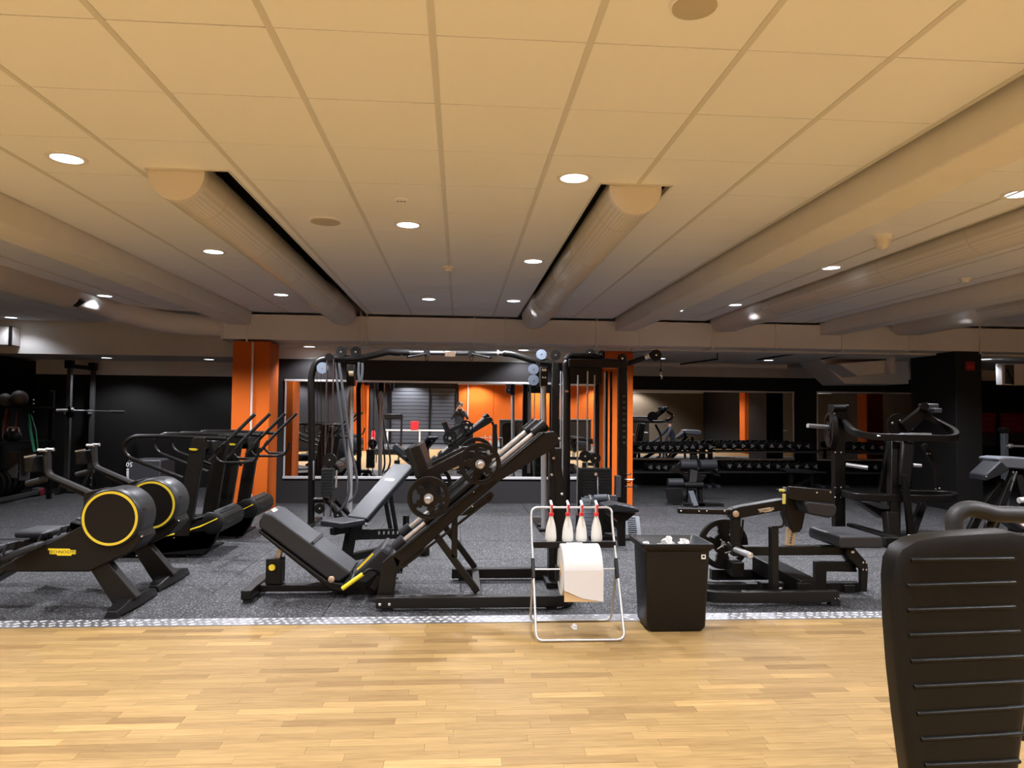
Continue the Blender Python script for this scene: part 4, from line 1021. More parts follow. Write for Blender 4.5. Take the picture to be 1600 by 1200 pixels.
MB().bx(P(899,735,YS).x, P(905,735,YS).x, YS-.24, YS-.2, P(902,790,YS).z, P(902,735,YS).z).build('shroud_edge', M['black2'], ws)
MB().cyl(P(931,741,YS-.23), P(931,741,YS-.2), .02, 12).build('selector_pin', M['gold'], ws)
ch = MB()
for k in range(14): ch.ball(P(934,746+k*2.0,YS-.225), .0075, 6)
ch.build('pin_chain', M['steel'], ws)
# hook rail on the rear post
for k, y_ in enumerate((741, 749, 753, 760)): MB().tube([P(976,y_,YS-.07), P(984+(k%2)*5,y_+1,YS-.08), P(986+(k%2)*5,y_-1.5,YS-.08)], .008, 6).build('accessory_hook', M['steel'] if k == 1 else M['black'], ws)
MB().bx(P(958,755,YS).x, P(966,755,YS).x, YS-.16, YS-.06, P(960,775,YS).z, P(960,742,YS).z).build('cable_box', M['greyplas'], ws, bev=.006)
for k in range(9):
    MB().bx(P(973,615+k*9,YS-.063).x, P(977.5,615+k*9,YS-.063).x, YS-.066, YS-.06, P(975,621+k*9,YS).z, P(975,618+k*9,YS).z).build('print_mark', M['greyplas'], ws)
MB().bx(P(883,611,YS-.05).x, P(888,611,YS-.05).x, YS-.055, YS-.045, P(886,613,YS).z, P(886,610,YS).z).build('yellow_tag', M['beige'], ws)
# low row bench: foot plates, seat, leg
for (xa, ya), (xb, yb) in (((913,778), (925,838)), ((978,806), (994,838))):
    a, b = P((xa+xb)/2, ya, 8.5), P((xa+xb)/2+3, yb, 8.25)
    fp = MB().bar(a, b, .012, P(xb+8,yb,8.4).x-P(xa-2,yb,8.4).x, V((1,0,0))).build('foot_plate', M['greyplas'], ws, bev=.004)
    for k in range(9):
        c = a.lerp(b, .1+k*.1); MB().box(c+V((0,-.012,.004)), (.10, .008, .006)).build('plate_rib', M['greyrib'] if 'greyrib' in M else M['greyplas'], fp)
MB().prism([P(913,776,8.5), P(925,774,8.5), P(930,784,8.5), P(948,783,8.5), P(952,774,8.5), P(963,774,8.5), P(966,795,8.5), P(914,800,8.5)], (0,.03,0)).build('foot_plate_head', M['greyplas'], ws, bev=.006)
MB().cyl(P(928,779,8.44), P(948,778,8.44), .045, 14).build('foot_roller', M['greyplas'], ws)
for x_ in (921, 950): MB().tube([P(x_,773,8.42), P(x_+2,780,8.40), P(x_+1,788,8.42)], .010, 8).build('snap_hook', M['steel'], ws)
MB().prism([P(944,790,7.85), P(962,787,7.85), P(992,793,7.85), P(1000,797,7.85), P(998,801,7.85), P(960,801,7.85), P(944,795,7.85)], (0,.30,0)).build('seat', M['padb'], ws, bev=.016, seg=3)
MB().prism([P(955,802,7.92), P(994,802,7.92), P(979,814,7.92), P(966,815,7.92)], (0,.16,0)).build('seat_bracket', M['black'], ws, bev=.005)
lgx0, lgx1 = P(966,850,7.95).x, P(977,850,7.95).x
MB().bx(lgx0, lgx1, 7.93, 8.02, .0, P(970,812,7.95).z).build('seat_leg', M['black'], ws, bev=.006)
MB().bx(lgx0-.16, lgx1-.16, 8.3, 8.4, .0, .40).build('seat_leg', M['black'], ws, bev=.006)
MB().bx(lgx0+.02, lgx1-.02, 7.95, 8.95, .16, .24).build('seat_beam', M['black'], ws, bev=.006)
MB().bx(P(918,850,8.4).x, P(960,850,8.4).x, 8.28, 8.42, .0, .05).build('base_foot', M['black'], ws, bev=.006)
MB().bx(P(930,850,8.5).x, P(942,850,8.5).x, 8.4, 9.0, .05, .12).build('base_beam', M['black'], ws, bev=.006)

# ================================================================== SEATED CALF MACHINE
cf = thing('calf_raise_machine', 'black seated calf raise machine with one spoked plate, right of the waste bin', 'calf machine', (2.6, 5.85, 0))
yn = 5.43
# U shaped base rail
x0, x1 = P(1140,940,yn).x, P(1312,940,yn).x
e = MB(); rr = []
cvs = [V((x1, yn+.035, 0)), V((x0+.02, yn+.035, 0)), V((x0-.10, yn+.05, 0)), V((x0-.18, yn+.11, 0)), V((x0-.22, yn+.22, 0)), V((x0-.23, yn+.45, 0)), V((x0-.21, yn+.62, 0)), V((x0-.1, yn+.70, 0)), V((x0+.05, yn+.72, 0))]
for i, p in enumerate(cvs):
    t_ = (cvs[min(i+1, 8)]-cvs[max(i-1, 0)]).normalized(); n_ = V((t_.y, -t_.x, 0))*.035
    rr.append([p-n_+V((0,0,.03)), p+n_+V((0,0,.03)), p+n_+V((0,0,.115)), p-n_+V((0,0,.115))])
e._grid(rr).build('base_rail', M['frame'], cf, bev=.005)
MB().bx(x1-.07, x1+.005, yn-.002, yn+.07, 0, .045).build('rubber_foot', M['rubberblk'], cf)
for dx in (-.04, -.015): bolt((x1+dx, yn-.002, .062), cf, .006)
YA = 5.85
sxa, sxb = P(1110,905,6.15).x, P(1345,905,YA).x
MB().bx(P(1110,880,6.15).x, P(1210,880,6.15).x, 6.11, 6.18, P(1150,905,6.15).z, P(1150,892,6.15).z+.02).build('rear_rail', M['frame'], cf, bev=.005)
MB().bx(P(1105,905,5.9).x, P(1340,905,5.9).x, 5.86, 5.94, P(1200,925,5.9).z-.0, P(1200,910,5.9).z).build('center_rail', M['frame'], cf, bev=.005)
MB().bx(P(1318,920,5.85).x, P(1335,920,5.85).x, 5.83, 5.97, 0, .06).build('rubber_foot', M['rubberblk'], cf)
# lever pivot column and arm
cb, ct = P(1149,868,YA), P(1149,793,YA)
MB().bx(P(1143,830,YA).x, P(1155,830,YA).x, YA-.04, YA+.04, cb.z, ct.z).build('pivot_column', M['frame'], cf, bev=.006)
arm_ = MB().prism([P(1141,797,YA-.05), P(1156,792,YA-.05), P(1255,775,YA-.05), P(1262,782,YA-.05), P(1240,794,YA-.05), P(1156,810,YA-.05), P(1143,811,YA-.05)], (0,.10,0)).build('lever_arm', M['frame'], cf, bev=.006)
MB().lathe(P(1149.5,803,YA-.055), (0,-1,0), [(0,.027), (.012,.026), (.016,.018)], 20).build('pivot_cap', M['gold'], cf)
MB().bar(P(1059,798,YA), P(1142,800,YA), .042, .05).build('rear_lever', M['black'], cf, bev=.006)
for x_ in (1064, 1092, 1104, 1132): bolt(P(x_, 798.5, YA-.026), cf, .008)
for x_ in (1081, 1129): MB().cyl(P(x_,792,YA), P(x_,786,YA), .012, 10).build('stop_knob', M['rubberblk'], cf)
brand_badge(cf, P(1197,796.5,YA-.052), (1,0,.17), (-.17,0,1), .135, M['badge'], M['ink'])
# knee pad and housing
MB().prism([P(1257,787,5.62), P(1262,783,5.62), P(1305,788,5.62), P(1309,794,5.62), P(1306,806,5.62), P(1296,810,5.62), P(1262,803,5.62)], (0,.44,0)).build('knee_pad', M['pad'], cf, bev=.016, seg=3)
MB().prism([P(1234,760,5.66), P(1300,766,5.66), P(1303,789,5.66), P(1279,789,5.66), P(1230,779,5.66)], (0,.05,0)).build('pad_housing', M['frame'], cf, bev=.006)
MB().prism([P(1234,760,5.98), P(1300,766,5.98), P(1303,789,5.98), P(1279,789,5.98), P(1230,779,5.98)], (0,.05,0)).build('pad_housing', M['frame'], cf, bev=.006)
MB().bx(P(1238,770,5.7).x, P(1300,770,5.7).x, 5.7, 6.0, P(1270,776,5.7).z, P(1270,770,5.7).z).build('housing_shelf', M['black2'], cf, bev=.005)
MB().bar(P(1224,762,5.72), P(1298,771,5.72), .015, .02).build('housing_rod', M['steel'], cf)
bolt(P(1297,769,5.655), cf, .009); bolt(P(1276,770,5.655), cf, .008)
MB().prism([P(1230,778,YA-.06), P(1262,784,YA-.06), P(1254,826,YA-.06), P(1249,832,YA-.06), P(1241,832,YA-.06), P(1236,826,YA-.06), P(1228,806,YA-.06)], (0,.12,0)).build('arm_shroud', M['frame'], cf, bev=.008)
MB().prism([P(1233,818,YA-.02), P(1240,822,YA-.02), P(1236,853,YA-.02), P(1229,853,YA-.02)], (0,.05,0)).build('height_bar', M['beige'], cf, bev=.003)
MB().prism([P(1240,822,YA-.021), P(1245,824,YA-.021), P(1242,853,YA-.021), P(1236,853,YA-.021)], (0,.05,0)).build('height_bar', M['beige'], cf, bev=.003)
for k in range(5): MB().cyl(P(1238-k*.8,832+k*4,YA-.024), P(1238-k*.8,832+k*4,YA-.018), .008, 10).build('height_mark', M['greyplas'], cf)
# release handle post
MB().bx(P(1203.5,860,5.58).x, P(1214.5,860,5.58).x, 5.55, 5.62, .10, P(1208,824,5.58).z).build('handle_post', M['frame'], cf, bev=.005)
MB().tube([P(1206,823.5,5.56), P(1222,823,5.54), P(1225,818,5.54), P(1225,786,5.54)], .010, 10, fil=.025).build('release_handle', M['black'], cf)
MB().cyl(P(1225,787,5.54), P(1225,772,5.54), .0135, 12).build('yellow_grip', M['yellowpale'] if 'yellowpale' in M else M['yellow'], cf)
MB().cyl(P(1218,766,5.66), P(1225,767,5.66), .012, 12).build('yellow_grip', M['yellowpale'] if 'yellowpale' in M else M['yellow'], cf)
# seat and its frame
MB().prism([P(1312,838,5.56), P(1377,838,5.56), P(1380,842,5.56), P(1380,857,5.56), P(1312,857,5.56), P(1310,850,5.56)], (0,.50,0)).build('seat', M['pad'], cf, bev=.016, seg=3)
MB().bx(P(1160,858,YA).x, P(1330,858,YA).x, YA-.04, YA+.04, P(1240,866.5,YA).z, P(1240,852.5,YA).z).build('main_beam', M['frame'], cf, bev=.006)
for y_ in (5.75, 5.92):
    MB().prism([P(1322,858,y_), P(1336,857,y_), P(1356,880,y_), P(1357,892,y_), P(1355,925,y_), P(1345,925,y_), P(1344,890,y_), P(1326,872,y_)], (0,.035,0)).build('seat_leg', M['frame'], cf, bev=.006)
bolt(P(1332,862,5.745), cf, .016)
for a, b in ((1348,879), (1353,879), (1348,890), (1353,890)): bolt(P(a, b, 5.745), cf, .009)
MB().prism([P(1275,878,5.83), P(1335,879,5.83), P(1340,894,5.83), P(1292,893,5.83), P(1291,925,5.83), P(1275,925,5.83)], (0,.06,0)).build('step_frame', M['frame'], cf, bev=.005)
MB().prism([P(1318,866,5.83), P(1330,866,5.83), P(1345,884,5.83), P(1333,890,5.83)], (0,.06,0)).build('seat_brace', M['frame'], cf, bev=.005)
# foot block lying across
MB().prism([V((P(1186,886,5.95).x, 6.1, .26)), V((P(1186,886,5.95).x, 6.1, .12)), V((P(1246,930,5.62).x, 5.56, .05)), V((P(1246,912,5.62).x, 5.56, .17))], (.18, .10, -.01)).build('foot_block', M['frame'], cf, bev=.008)
MB().prism([P(1247,911,5.55), P(1265,911,5.55), P(1276,922,5.55), P(1266,929,5.55), P(1247,929,5.55)], (0,.05,0)).build('block_end', M['frame'], cf, bev=.004)
MB().bx(P(1186,915,5.7).x, P(1222,915,5.7).x, 5.66, 5.74, .03, P(1200,909,5.7).z).build('block_bracket', M['frame'], cf, bev=.006)
bolt(P(1202,927,5.655), cf, .014); MB().cyl(P(1208,921,5.65), P(1222,919,5.62), .008, 8).build('lock_pin', M['steel'], cf)
MB().bx(P(1138,888,6.0).x, P(1156,888,6.0).x, 5.9, 6.1, .12, .24).build('plate_stand', M['frame'], cf, bev=.006)
# plate peg pointing to the viewer
pc = P(1134, 852, 6.02); pe = P(1172, 868, 5.55)
MB().cyl(V((pc.x, 6.06, pc.z)), P(1150,859,5.8), .022, 14).build('peg_root', M['black'], cf)
MB().cyl(P(1150,859,5.8), pe, .026, 18).build('plate_peg', M['steel'], cf)
MB().lathe(pe, (pe-P(1150,859,5.8)), [(-.005,.027), (.006,.027), (.012,.02), (.013,.004)], 18).build('peg_cap', M['chrome'], cf)
for a, b in (((1131,851),(1121,858)), ((1134,852),(1126,843)), ((1148,860),(1133,864)), ((1149,859),(1138,847))): MB().cyl(P(*a,5.86), P(*b,5.84), .005, 8).build('spring_clip', M['chrome'], cf)
MB().tube([P(1161,812,YA-.04), P(1160,826,YA-.04), P(1156,846,YA-.04)], .009, 8).build('stop_rod', M['black'], cf)
pk = thing('weight_plate', 'big black spoked weight plate on the calf raise machine peg', 'weight plate', (pc.x, 6.06, pc.z))
disc_plate('disc', (pc.x, 6.07, pc.z), .216, .03, pk, 4, .0)

# ================================================================== PLATE LOADED PRESS (right)
pm = thing('plate_loaded_press', 'black plate loaded press machine with curved guard rails, before the black column', 'press machine', (5.3, 8.4, 0))
YL, YR = 8.87, 8.27
MB().bx(P(1302,800,YL).x, P(1318,800,YL).x, YL-.05, YL+.05, 0, P(1310,652,YL).z).build('front_post', M['black'], pm, bev=.006)
hb = MB().bx(P(1298,645,YL).x, P(1320,645,YL).x, YL-.10, YL+.08, P(1310,655,YL).z, P(1310,632,YL).z).build('post_head', M['black'], pm, bev=.012)
MB().cyl(P(1300,638,YL-.08), P(1320,638,YL-.08), .05, 14).build('bearing', M['black2'], pm)
for y_ in (646, 657): bolt(P(1304, y_, YL-.105), pm, .012)
for y_ in (707, 762, 777): 
    for x_ in (1305, 1314): bolt(P(x_, y_, YL-.052), pm, .011)
def rail(pts, name, w=.075, th=.03):
    pts = fillet([V(p) for p in pts], .35, False, 6); rr = []
    for i, p in enumerate(pts):
        a, b = pts[max(i-1,0)], pts[min(i+1,len(pts)-1)]; t_ = (b-a).normalized(); n_ = V((t_.y,-t_.x,0)).normalized()*th; u_ = V((0,0,w/2))
        rr.append([p-n_-u_, p+n_-u_, p+n_+u_, p-n_+u_])
    return MB()._grid(rr).build(name, M['black'], pm, bev=.006)
rail([P(1316,770,YL), P(1336,777,YR), P(1492,780,YR-.02), P(1493,772,YL), P(1400,771,YL+.05)], 'lower_rail', .085)
rail([P(1314,656,YL), P(1339,682,YR), P(1494,686,YR-.02), P(1496,676,YR+.25), P(1462,658,YL), P(1440,645,YL)], 'upper_rail', .085)
MB().tube([P(1370,681,YR-.02), P(1440,682.5,YR-.02), P(1490,683,YR-.02), P(1494,677,YR+.22), P(1466,659.5,YL-.02)], .012, 8, fil=.12).build('rail_trim', M['steel'], pm)
MB().bx(P(1397,677,YL).x, P(1440,677,YL).x, YL-.2, YL-.05, P(1420,679,YL).z, P(1420,676,YL).z).build('placard', M['dbgrey'], pm)
# central column, seat, chest pad, levers
MB().bar(P(1395,855,8.2), P(1398,690,8.4), .13, .10).build('center_column', M['black'], pm, bev=.008)
MB().bar(P(1408,760,8.3), P(1415,690,8.35), .15, .16).build('chest_pad', M['black2'], pm, bev=.02)
MB().bar(P(1378,770,8.5), P(1392,690,8.5), .09, .06).build('lever', M['black'], pm, bev=.006)
MB().prism([P(1411,742,8.15), P(1419,742,8.15), P(1425,790,8.15), P(1432,845,8.15), P(1421,845,8.15), P(1416,790,8.15)], (0,.05,0)).build('brace', M['black'], pm, bev=.005)
MB().bar(P(1443,694,8.5), P(1462,730,8.5), .06, .05).build('hand_lever', M['black'], pm, bev=.006)
MB().bar(P(1461,728,8.5), P(1466,765,8.5), .05, .05).build('hand_lever', M['black'], pm, bev=.006)
for x_, y_ in ((1449,709), (1453,709), (1462,764), (1468,763)): bolt(P(x_, y_, 8.46), pm, .010)
MB().lathe(P(1405,665,8.75), (0,1,0), [(0,.02), (0,.155), (.03,.155), (.03,.02)], 32).build('cam_disc', M['black'], pm)
bolt(P(1424,668,8.72), pm, .03); bolt(P(1394,661,8.74), pm, .015); bolt(P(1406,657,8.74), pm, .015)
MB().bar(P(1412,668,8.72), P(1452,636,8.7), .15, .08).build('press_arm', M['black'], pm, bev=.012)
MB().cyl(P(1445,635,8.6), P(1445,635,8.85), .05, 14).build('arm_bearing', M['black2'], pm)
MB().bx(P(1446,636,8.65).x, P(1463,636,8.65).x, 8.6, 8.8, P(1455,642,8.65).z, P(1455,631,8.65).z).build('handle_block', M['greyplas'], pm, bev=.01)
MB().bx(P(1456,642,8.55).x, P(1468,642,8.55).x, 8.5, 8.65, P(1462,645,8.55).z, P(1462,638,8.55).z).build('handle_block', M['greyplas'], pm, bev=.008)
MB().prism([P(1347,784,8.25), P(1372,783,8.25), P(1396,793,8.25), P(1396,797,8.25), P(1376,796,8.25)], (0,.32,0)).build('seat', M['pad'], pm, bev=.012, seg=3)
MB().prism([P(1348,788,8.3), P(1376,797,8.3), P(1394,798,8.3), P(1392,812,8.3), P(1384,812,8.3)], (0,.2,0)).build('seat_bracket', M['black'], pm, bev=.006)
MB().bar(P(1390,800,8.2), P(1396,858,8.1), .14, .12).build('lower_column', M['black'], pm, bev=.008)
MB().bx(P(1382,856,7.75).x, P(1500,856,7.75).x, 7.72, 7.80, .03, .12).build('base_rail', M['black'], pm, bev=.006)
MB().bx(P(1384,856,7.75).x, P(1396,856,7.75).x, 7.70, 7.82, 0, .04).build('rubber_foot', M['rubberblk'], pm)
MB().bx(P(1372,845,8.2).x, P(1384,845,8.2).x, 7.75, 8.9, .02, .10).build('base_rail', M['black'], pm, bev=.006)
MB().bar(P(1442,785,8.6), P(1422,840,8.2), .10, .06).build('rear_brace', M['black'], pm, bev=.006)
for (x0, x1, y_, Y) in ((1424,1454,842,7.95), (1458,1488,838,8.2)):
    MB().box(P((x0+x1)/2, y_, Y), (P(x1,y_,Y).x-P(x0,y_,Y).x, .16, .012), (V((1,0,0)), V((0,.9,.43)), V((0,-.43,.9)))).build('foot_plate', M['alu'], pm, bev=.004)
# plate pegs
MB().cyl(P(1262,665,8.8), P(1300,668,YL), .028, 14).build('plate_peg', M['steel'], pm)
MB().cyl(P(1322,726,8.75), P(1356,731,8.6), .026, 14).build('plate_peg', M['steel'], pm)
MB().cyl(P(1426,727,8.3), P(1439,728,8.3), .022, 12).build('plate_peg', M['steel'], pm)
wp = thing('weight_plate', 'black plate seen edge on at the left side of the press machine post', 'weight plate', tuple(P(1296,672,8.86)))
disc_plate('disc', P(1296,672,8.86), .225, .04, wp, 4, .3, V((.97,-.24,0)))

# ================================================================== BENCH MACHINE AT THE RIGHT EDGE
bm_ = thing('back_extension_bench', 'black bench machine with a grey pad at the right frame edge', 'bench machine', (7.1, 8.6, 0))
MB().prism([P(1560,716,8.3), P(1572,714,8.3), P(1615,716,8.3), P(1625,724,8.3), P(1620,735,8.3), P(1568,731,8.3), P(1562,724,8.3)], (0,.35,0)).build('pad', M['greyvinyl'] if 'greyvinyl' in M else M['pad'], bm_, bev=.02, seg=3)
MB().prism([P(1541,742,8.28), P(1565,720,8.28), P(1578,734,8.28), P(1560,745,8.28), P(1541,752,8.28)], (0,.3,0)).build('pad_wing', M['pad'], bm_, bev=.015)
MB().bar(P(1584,738,8.3), P(1560,800,8.15), .085, .06).build('strut', M['black'], bm_, bev=.006)
MB().bar(P(1556,800+24,8.15), P(1584,740,8.28), .012, .07).build('strut_edge', M['steel'], bm_)
MB().bar(P(1528,806,8.4), P(1568,752,8.5), .10, .06).build('strut', M['black'], bm_, bev=.006)
MB().bar(P(1560,800,8.15), P(1548,838,8.0), .085, .06).build('strut', M['black'], bm_, bev=.006)
MB().bar(P(1528,806,8.4), P(1512,838,8.3), .10, .06).build('strut', M['black'], bm_, bev=.006)
MB().bx(P(1512,850,8.1).x, P(1640,850,8.1).x, 8.0, 8.1, 0, .08).build('base_rail', M['black'], bm_, bev=.006)
MB().bar(P(1590,742,8.4), P(1615,840,8.2), .09, .06).build('strut', M['black'], bm_, bev=.006)
for x_, y_ in ((1583,738), (1588,738), (1583,752), (1541,745)): bolt(P(x_, y_, 8.22), bm_, .010)
MB().cyl(P(1592,782,8.0), P(1615,780,8.0), .035, 12).build('white_grip', M['white'], bm_)
# barbell stand at the right edge
rs = thing('barbell_stand', 'grey upright stand with a steel bar at the right frame edge', 'stand', (9.0, 10.3, 0))
MB().bx(P(1566,700,10.3).x, P(1573,700,10.3).x, 10.26, 10.34, 0, P(1569,676,10.3).z).build('upright', M['greyplas'], rs, bev=.005)
MB().bx(P(1563,671,10.3).x, P(1573,671,10.3).x, 10.24, 10.36, P(1569,675,10.3).z, P(1569,668,10.3).z).build('upright_cap', M['black2'], rs, bev=.005)
MB().bx(P(1560,800,10.3).x, P(1580,800,10.3).x, 10.0, 10.6, 0, .05).build('foot', M['black'], rs, bev=.006)
MB().tube([P(1573,697,10.25), P(1640,699,10.25)], .018, 12).build('bar', M['steel'], rs)
MB().cyl(P(1576,697,10.25), P(1581,697,10.25), .035, 12).build('bar_collar', M['steel'], rs)

# ================================================================== POSTERS
for k, (x0, x1, lb) in enumerate(((1530, 1561, 'narrow red and grey wall poster right of the black column'), (1568, 1606, 'wide red and grey wall poster at the right frame edge'))):
    a, b = P(x0, 645, 14.5), P(x1, 697, 14.5); m_ = P(x0, 676, 14.5).z
    t = thing('wall_poster', lb, 'poster', (a.x, 14.6, b.z))
    MB().bx(a.x, b.x, 14.585, 14.61, m_, a.z).build('red_field', M['redposter'], t)
    MB().bx(a.x, b.x, 14.585, 14.61, b.z, m_-.002).build('grey_field', M['greyposter'], t)
    for j in range(3):
        MB().bx(a.x+.06, a.x+.06+(.32, .26, .2)[j], 14.582, 14.586, a.z-.15-j*.11, a.z-.12-j*.11).build('text_line', M['posterline'] if 'posterline' in M else M['red'], t)
    c = V((b.x-.12, 14.583, m_+.10))
    for a_ in range(4):
        d = V((math.cos(a_*PI/4), 0, math.sin(a_*PI/4))); MB().box(c, (.13, .003, .02), (d, V((0,1,0)), V((-d.z,0,d.x)))).build('star_mark', M['posterline'] if 'posterline' in M else M['red'], t)

# ================================================================== ROMAN CHAIR AND FLAT BENCH
rc_ = thing('roman_chair', 'black roman chair with round thigh pads, in front of the dumbbell racks', 'roman chair', (4.05, 11.7, 0))
Yq = 11.7
for x0, x1 in ((1062,1088), (1093,1119)): MB().cyl(P(x0,726,Yq), P(x1,726,Yq), .085, 20).build('thigh_pad', M['pad'], rc_, bev=.012)
MB().cyl(P(1043,754,Yq-.3), P(1067,754,Yq-.3), .068, 18).build('ankle_roller', M['pad'], rc_, bev=.01)
MB().cyl(P(1068,758,Yq-.3), P(1099,758,Yq-.3), .05, 18).build('ankle_roller', M['black2'], rc_, bev=.01)
MB().bar(P(1083,735,Yq), P(1078,790,Yq-.2), .13, .10).build('post', M['black'], rc_, bev=.008)
MB().prism([P(1039,763,Yq-.35), P(1066,763,Yq-.35), P(1067,787,Yq-.35), P(1044,787,Yq-.35)], (0,.02,0)).build('foot_plate', M['black2'], rc_, bev=.005)
MB().prism([P(1092,763,Yq-.3), P(1098,763,Yq-.3), P(1099,786,Yq-.3), P(1094,786,Yq-.3)], (0,.1,0)).build('side_plate', M['black2'], rc_, bev=.005)
MB().bar(P(1079,768,Yq-.4), P(1087,792,Yq-.6), .09, .06).build('front_beam', M['greyplas'], rc_, bev=.008)
MB().bx(P(1055,790,Yq).x, P(1112,790,Yq).x, Yq-.5, Yq-.42, 0, .06).build('base', M['black'], rc_, bev=.006)
MB().bx(P(1072,790,Yq).x, P(1086,790,Yq).x, Yq-.5, Yq+.5, 0, .06).build('base', M['black'], rc_, bev=.006)
MB().prism([P(1045,737,Yq), P(1064,720,Yq), P(1070,720,Yq), P(1070,742,Yq)], (0,.05,0)).build('wing', M['black'], rc_, bev=.006)
MB().prism([P(1068,742,Yq), P(1105,742,Yq), P(1098,752,Yq), P(1075,752,Yq)], (0,.12,0)).build('cradle', M['black'], rc_, bev=.006)
MB().tube([P(1108,735,Yq), P(1118,742,Yq-.2), P(1125,743,Yq-.3)], .015, 8).build('side_handle', M['black'], rc_)
MB().bx(P(1076,711,Yq+.2).x, P(1086,711,Yq+.2).x, Yq+.05, Yq+.15, P(1080,735,Yq).z, P(1080,712,Yq).z).build('pad_post', M['black'], rc_, bev=.005)
fb = thing('flat_bench', 'black flat bench before the dumbbell rack, beyond the calf machine', 'bench', (6.3, 12.8, 0))
MB().prism([P(1224,733,12.8), P(1268,735,12.8), P(1285,738,12.8), P(1268,741,12.8), P(1230,739,12.8)], (0,.30,0)).build('bench_pad', M['padb'], fb, bev=.012)
for x_ in (1236, 1268): MB().bx(P(x_,750,12.9).x-.035, P(x_,750,12.9).x+.035, 12.88, 12.96, 0, P(x_,740,12.9).z).build('leg', M['black'], fb, bev=.005)
MB().bar(V((P(1236,750,12.9).x,12.92,.10)), V((P(1268,750,12.9).x,12.92,.30)), .05, .05).build('brace', M['black'], fb)
for x_ in (1236, 1268): MB().bx(P(x_,750,12.9).x-.04, P(x_,750,12.9).x+.04, 12.7, 13.15, 0, .05).build('foot', M['black'], fb)

# ================================================================== DUMBBELL RACKS AND DUMBBELLS
def db_rack(label, x0, x1, zt, zl):
    t = thing('dumbbell_rack', label, 'dumbbell rack', ((x0+x1)/2, 14.2, 0), 'dumbbell racks')
    for x in (x0+.05, x1-.05):
        MB().bx(x-.04, x+.04, 14.34, 14.44, 0, zt-.06).build('upright', M['black'], t, bev=.006)
        MB().bx(x-.045, x+.045, 13.90, 14.46, 0, .06).build('foot', M['greyplas'], t, bev=.006)
    for z, dy in ((zt, 0), (zl, -.08)):
        for y_ in (14.04+dy, 14.26+dy):
            MB().box(((x0+x1)/2, y_, z-.088), (x1-x0, .05, .02)).build('saddle_rail', M['black'], t, bev=.004)
        for x in (x0+.05, x1-.05): MB().bx(x-.02, x+.02, 13.95+dy, 14.42, z-.125, z-.098).build('shelf_arm', M['black'], t)
        MB().bx(x0, x1, 13.94+dy, 13.96+dy, z-.12, z-.09).build('front_lip', M['steeldim'], t)
    return t
M['steeldim'] = mat('dark steel lip', (.10, .10, .10), .35, .6)
db_rack('left dumbbell rack behind the roman chair', 3.42, 5.02, .80, .42)
db_rack('middle dumbbell rack under the wide mirror', 5.10, 7.35, .83, .43)
db_rack('right dumbbell rack behind the press machine', 7.75, 9.3, .81, .42)
def dumbbell(p, rot, label, group):
    t = thing('dumbbell', label, 'dumbbell', tuple(p), group)
    MB().cyl(p+V((0,-.06,0)), p+V((0,.06,0)), .016, 10).build('handle', M['steel'], t)
    for s in (-1, 1): MB().lathe(p+V((0,s*.06,0)), (0,s,0), [(0,.06), (.01,.074), (.10,.076), (.115,.066), (.118,.05)], 18).build('head', M['rubberblk'], t)
    tri = [p+V((math.sin(rot+k*2*PI/3)*.050, -.1785, math.cos(rot+k*2*PI/3)*.050)) for k in range(3)]
    MB().prism(tri, (0,-.004,0)).build('triangle_badge', M['dbgrey'], t)
    MB().ring(p+V((0,-.184,0)), (0,1,0), .009, .016, .003, 12).build('number_ring', M['rubberblk'], t)
    return t
proto = dumbbell(V((0,14.15,0)), 0, 'x', 'dumbbells on the racks')
ORD = ['first','second','third','fourth','fifth','sixth','seventh','eighth','ninth','tenth']
def run(px, ys, Y, text, first=None):
    n = len(px)
    for k, x in enumerate(px):
        y_ = ys if not isinstance(ys, tuple) else ys[0]+(ys[1]-ys[0])*k/max(n-1, 1)
        p = P(x, y_, Y); a = RND.choice((0, .52, 1.05, 1.57, 2.1, 2.6))
        lb = text % ORD[k]
        r = dup(proto, p-V((0,14.15,0)), lb)
        for ch in r.children:
            if 'badge' in ch.name or 'ring' in ch.name: ch.rotation_euler = (0, a, 0)
run([997,1009,1020,1032.4,1043.6,1055,1067,1078,1090,1105.6], (699,697.5), 14.15, "dumbbell, %s from the left on the left rack's top shelf")
run([1127,1141.6,1156,1170,1185,1200,1213.6,1227.6,1242,1256], (696,696.5), 14.15, "dumbbell, %s from the left on the middle rack's top shelf")
run([1013,1025,1036,1048,1060,1073,1085,1098,1114], (729,731), 14.07, "dumbbell, %s from the left on the left rack's low shelf")
run([1135,1150,1165,1180,1194.6,1209.4,1224,1239,1254,1268], (727,728), 14.07, "dumbbell, %s from the left on the middle rack's low shelf")
run([1327,1341,1355.6,1369.8,1385], (698,699), 14.15, "dumbbell, %s from the left on the right rack's top shelf")
run([1345,1360,1375,1390], (729,730), 14.07, "dumbbell, %s from the left on the right rack's low shelf")
for ch in list(proto.children): bpy.data.objects.remove(ch)
bpy.data.objects.remove(proto)

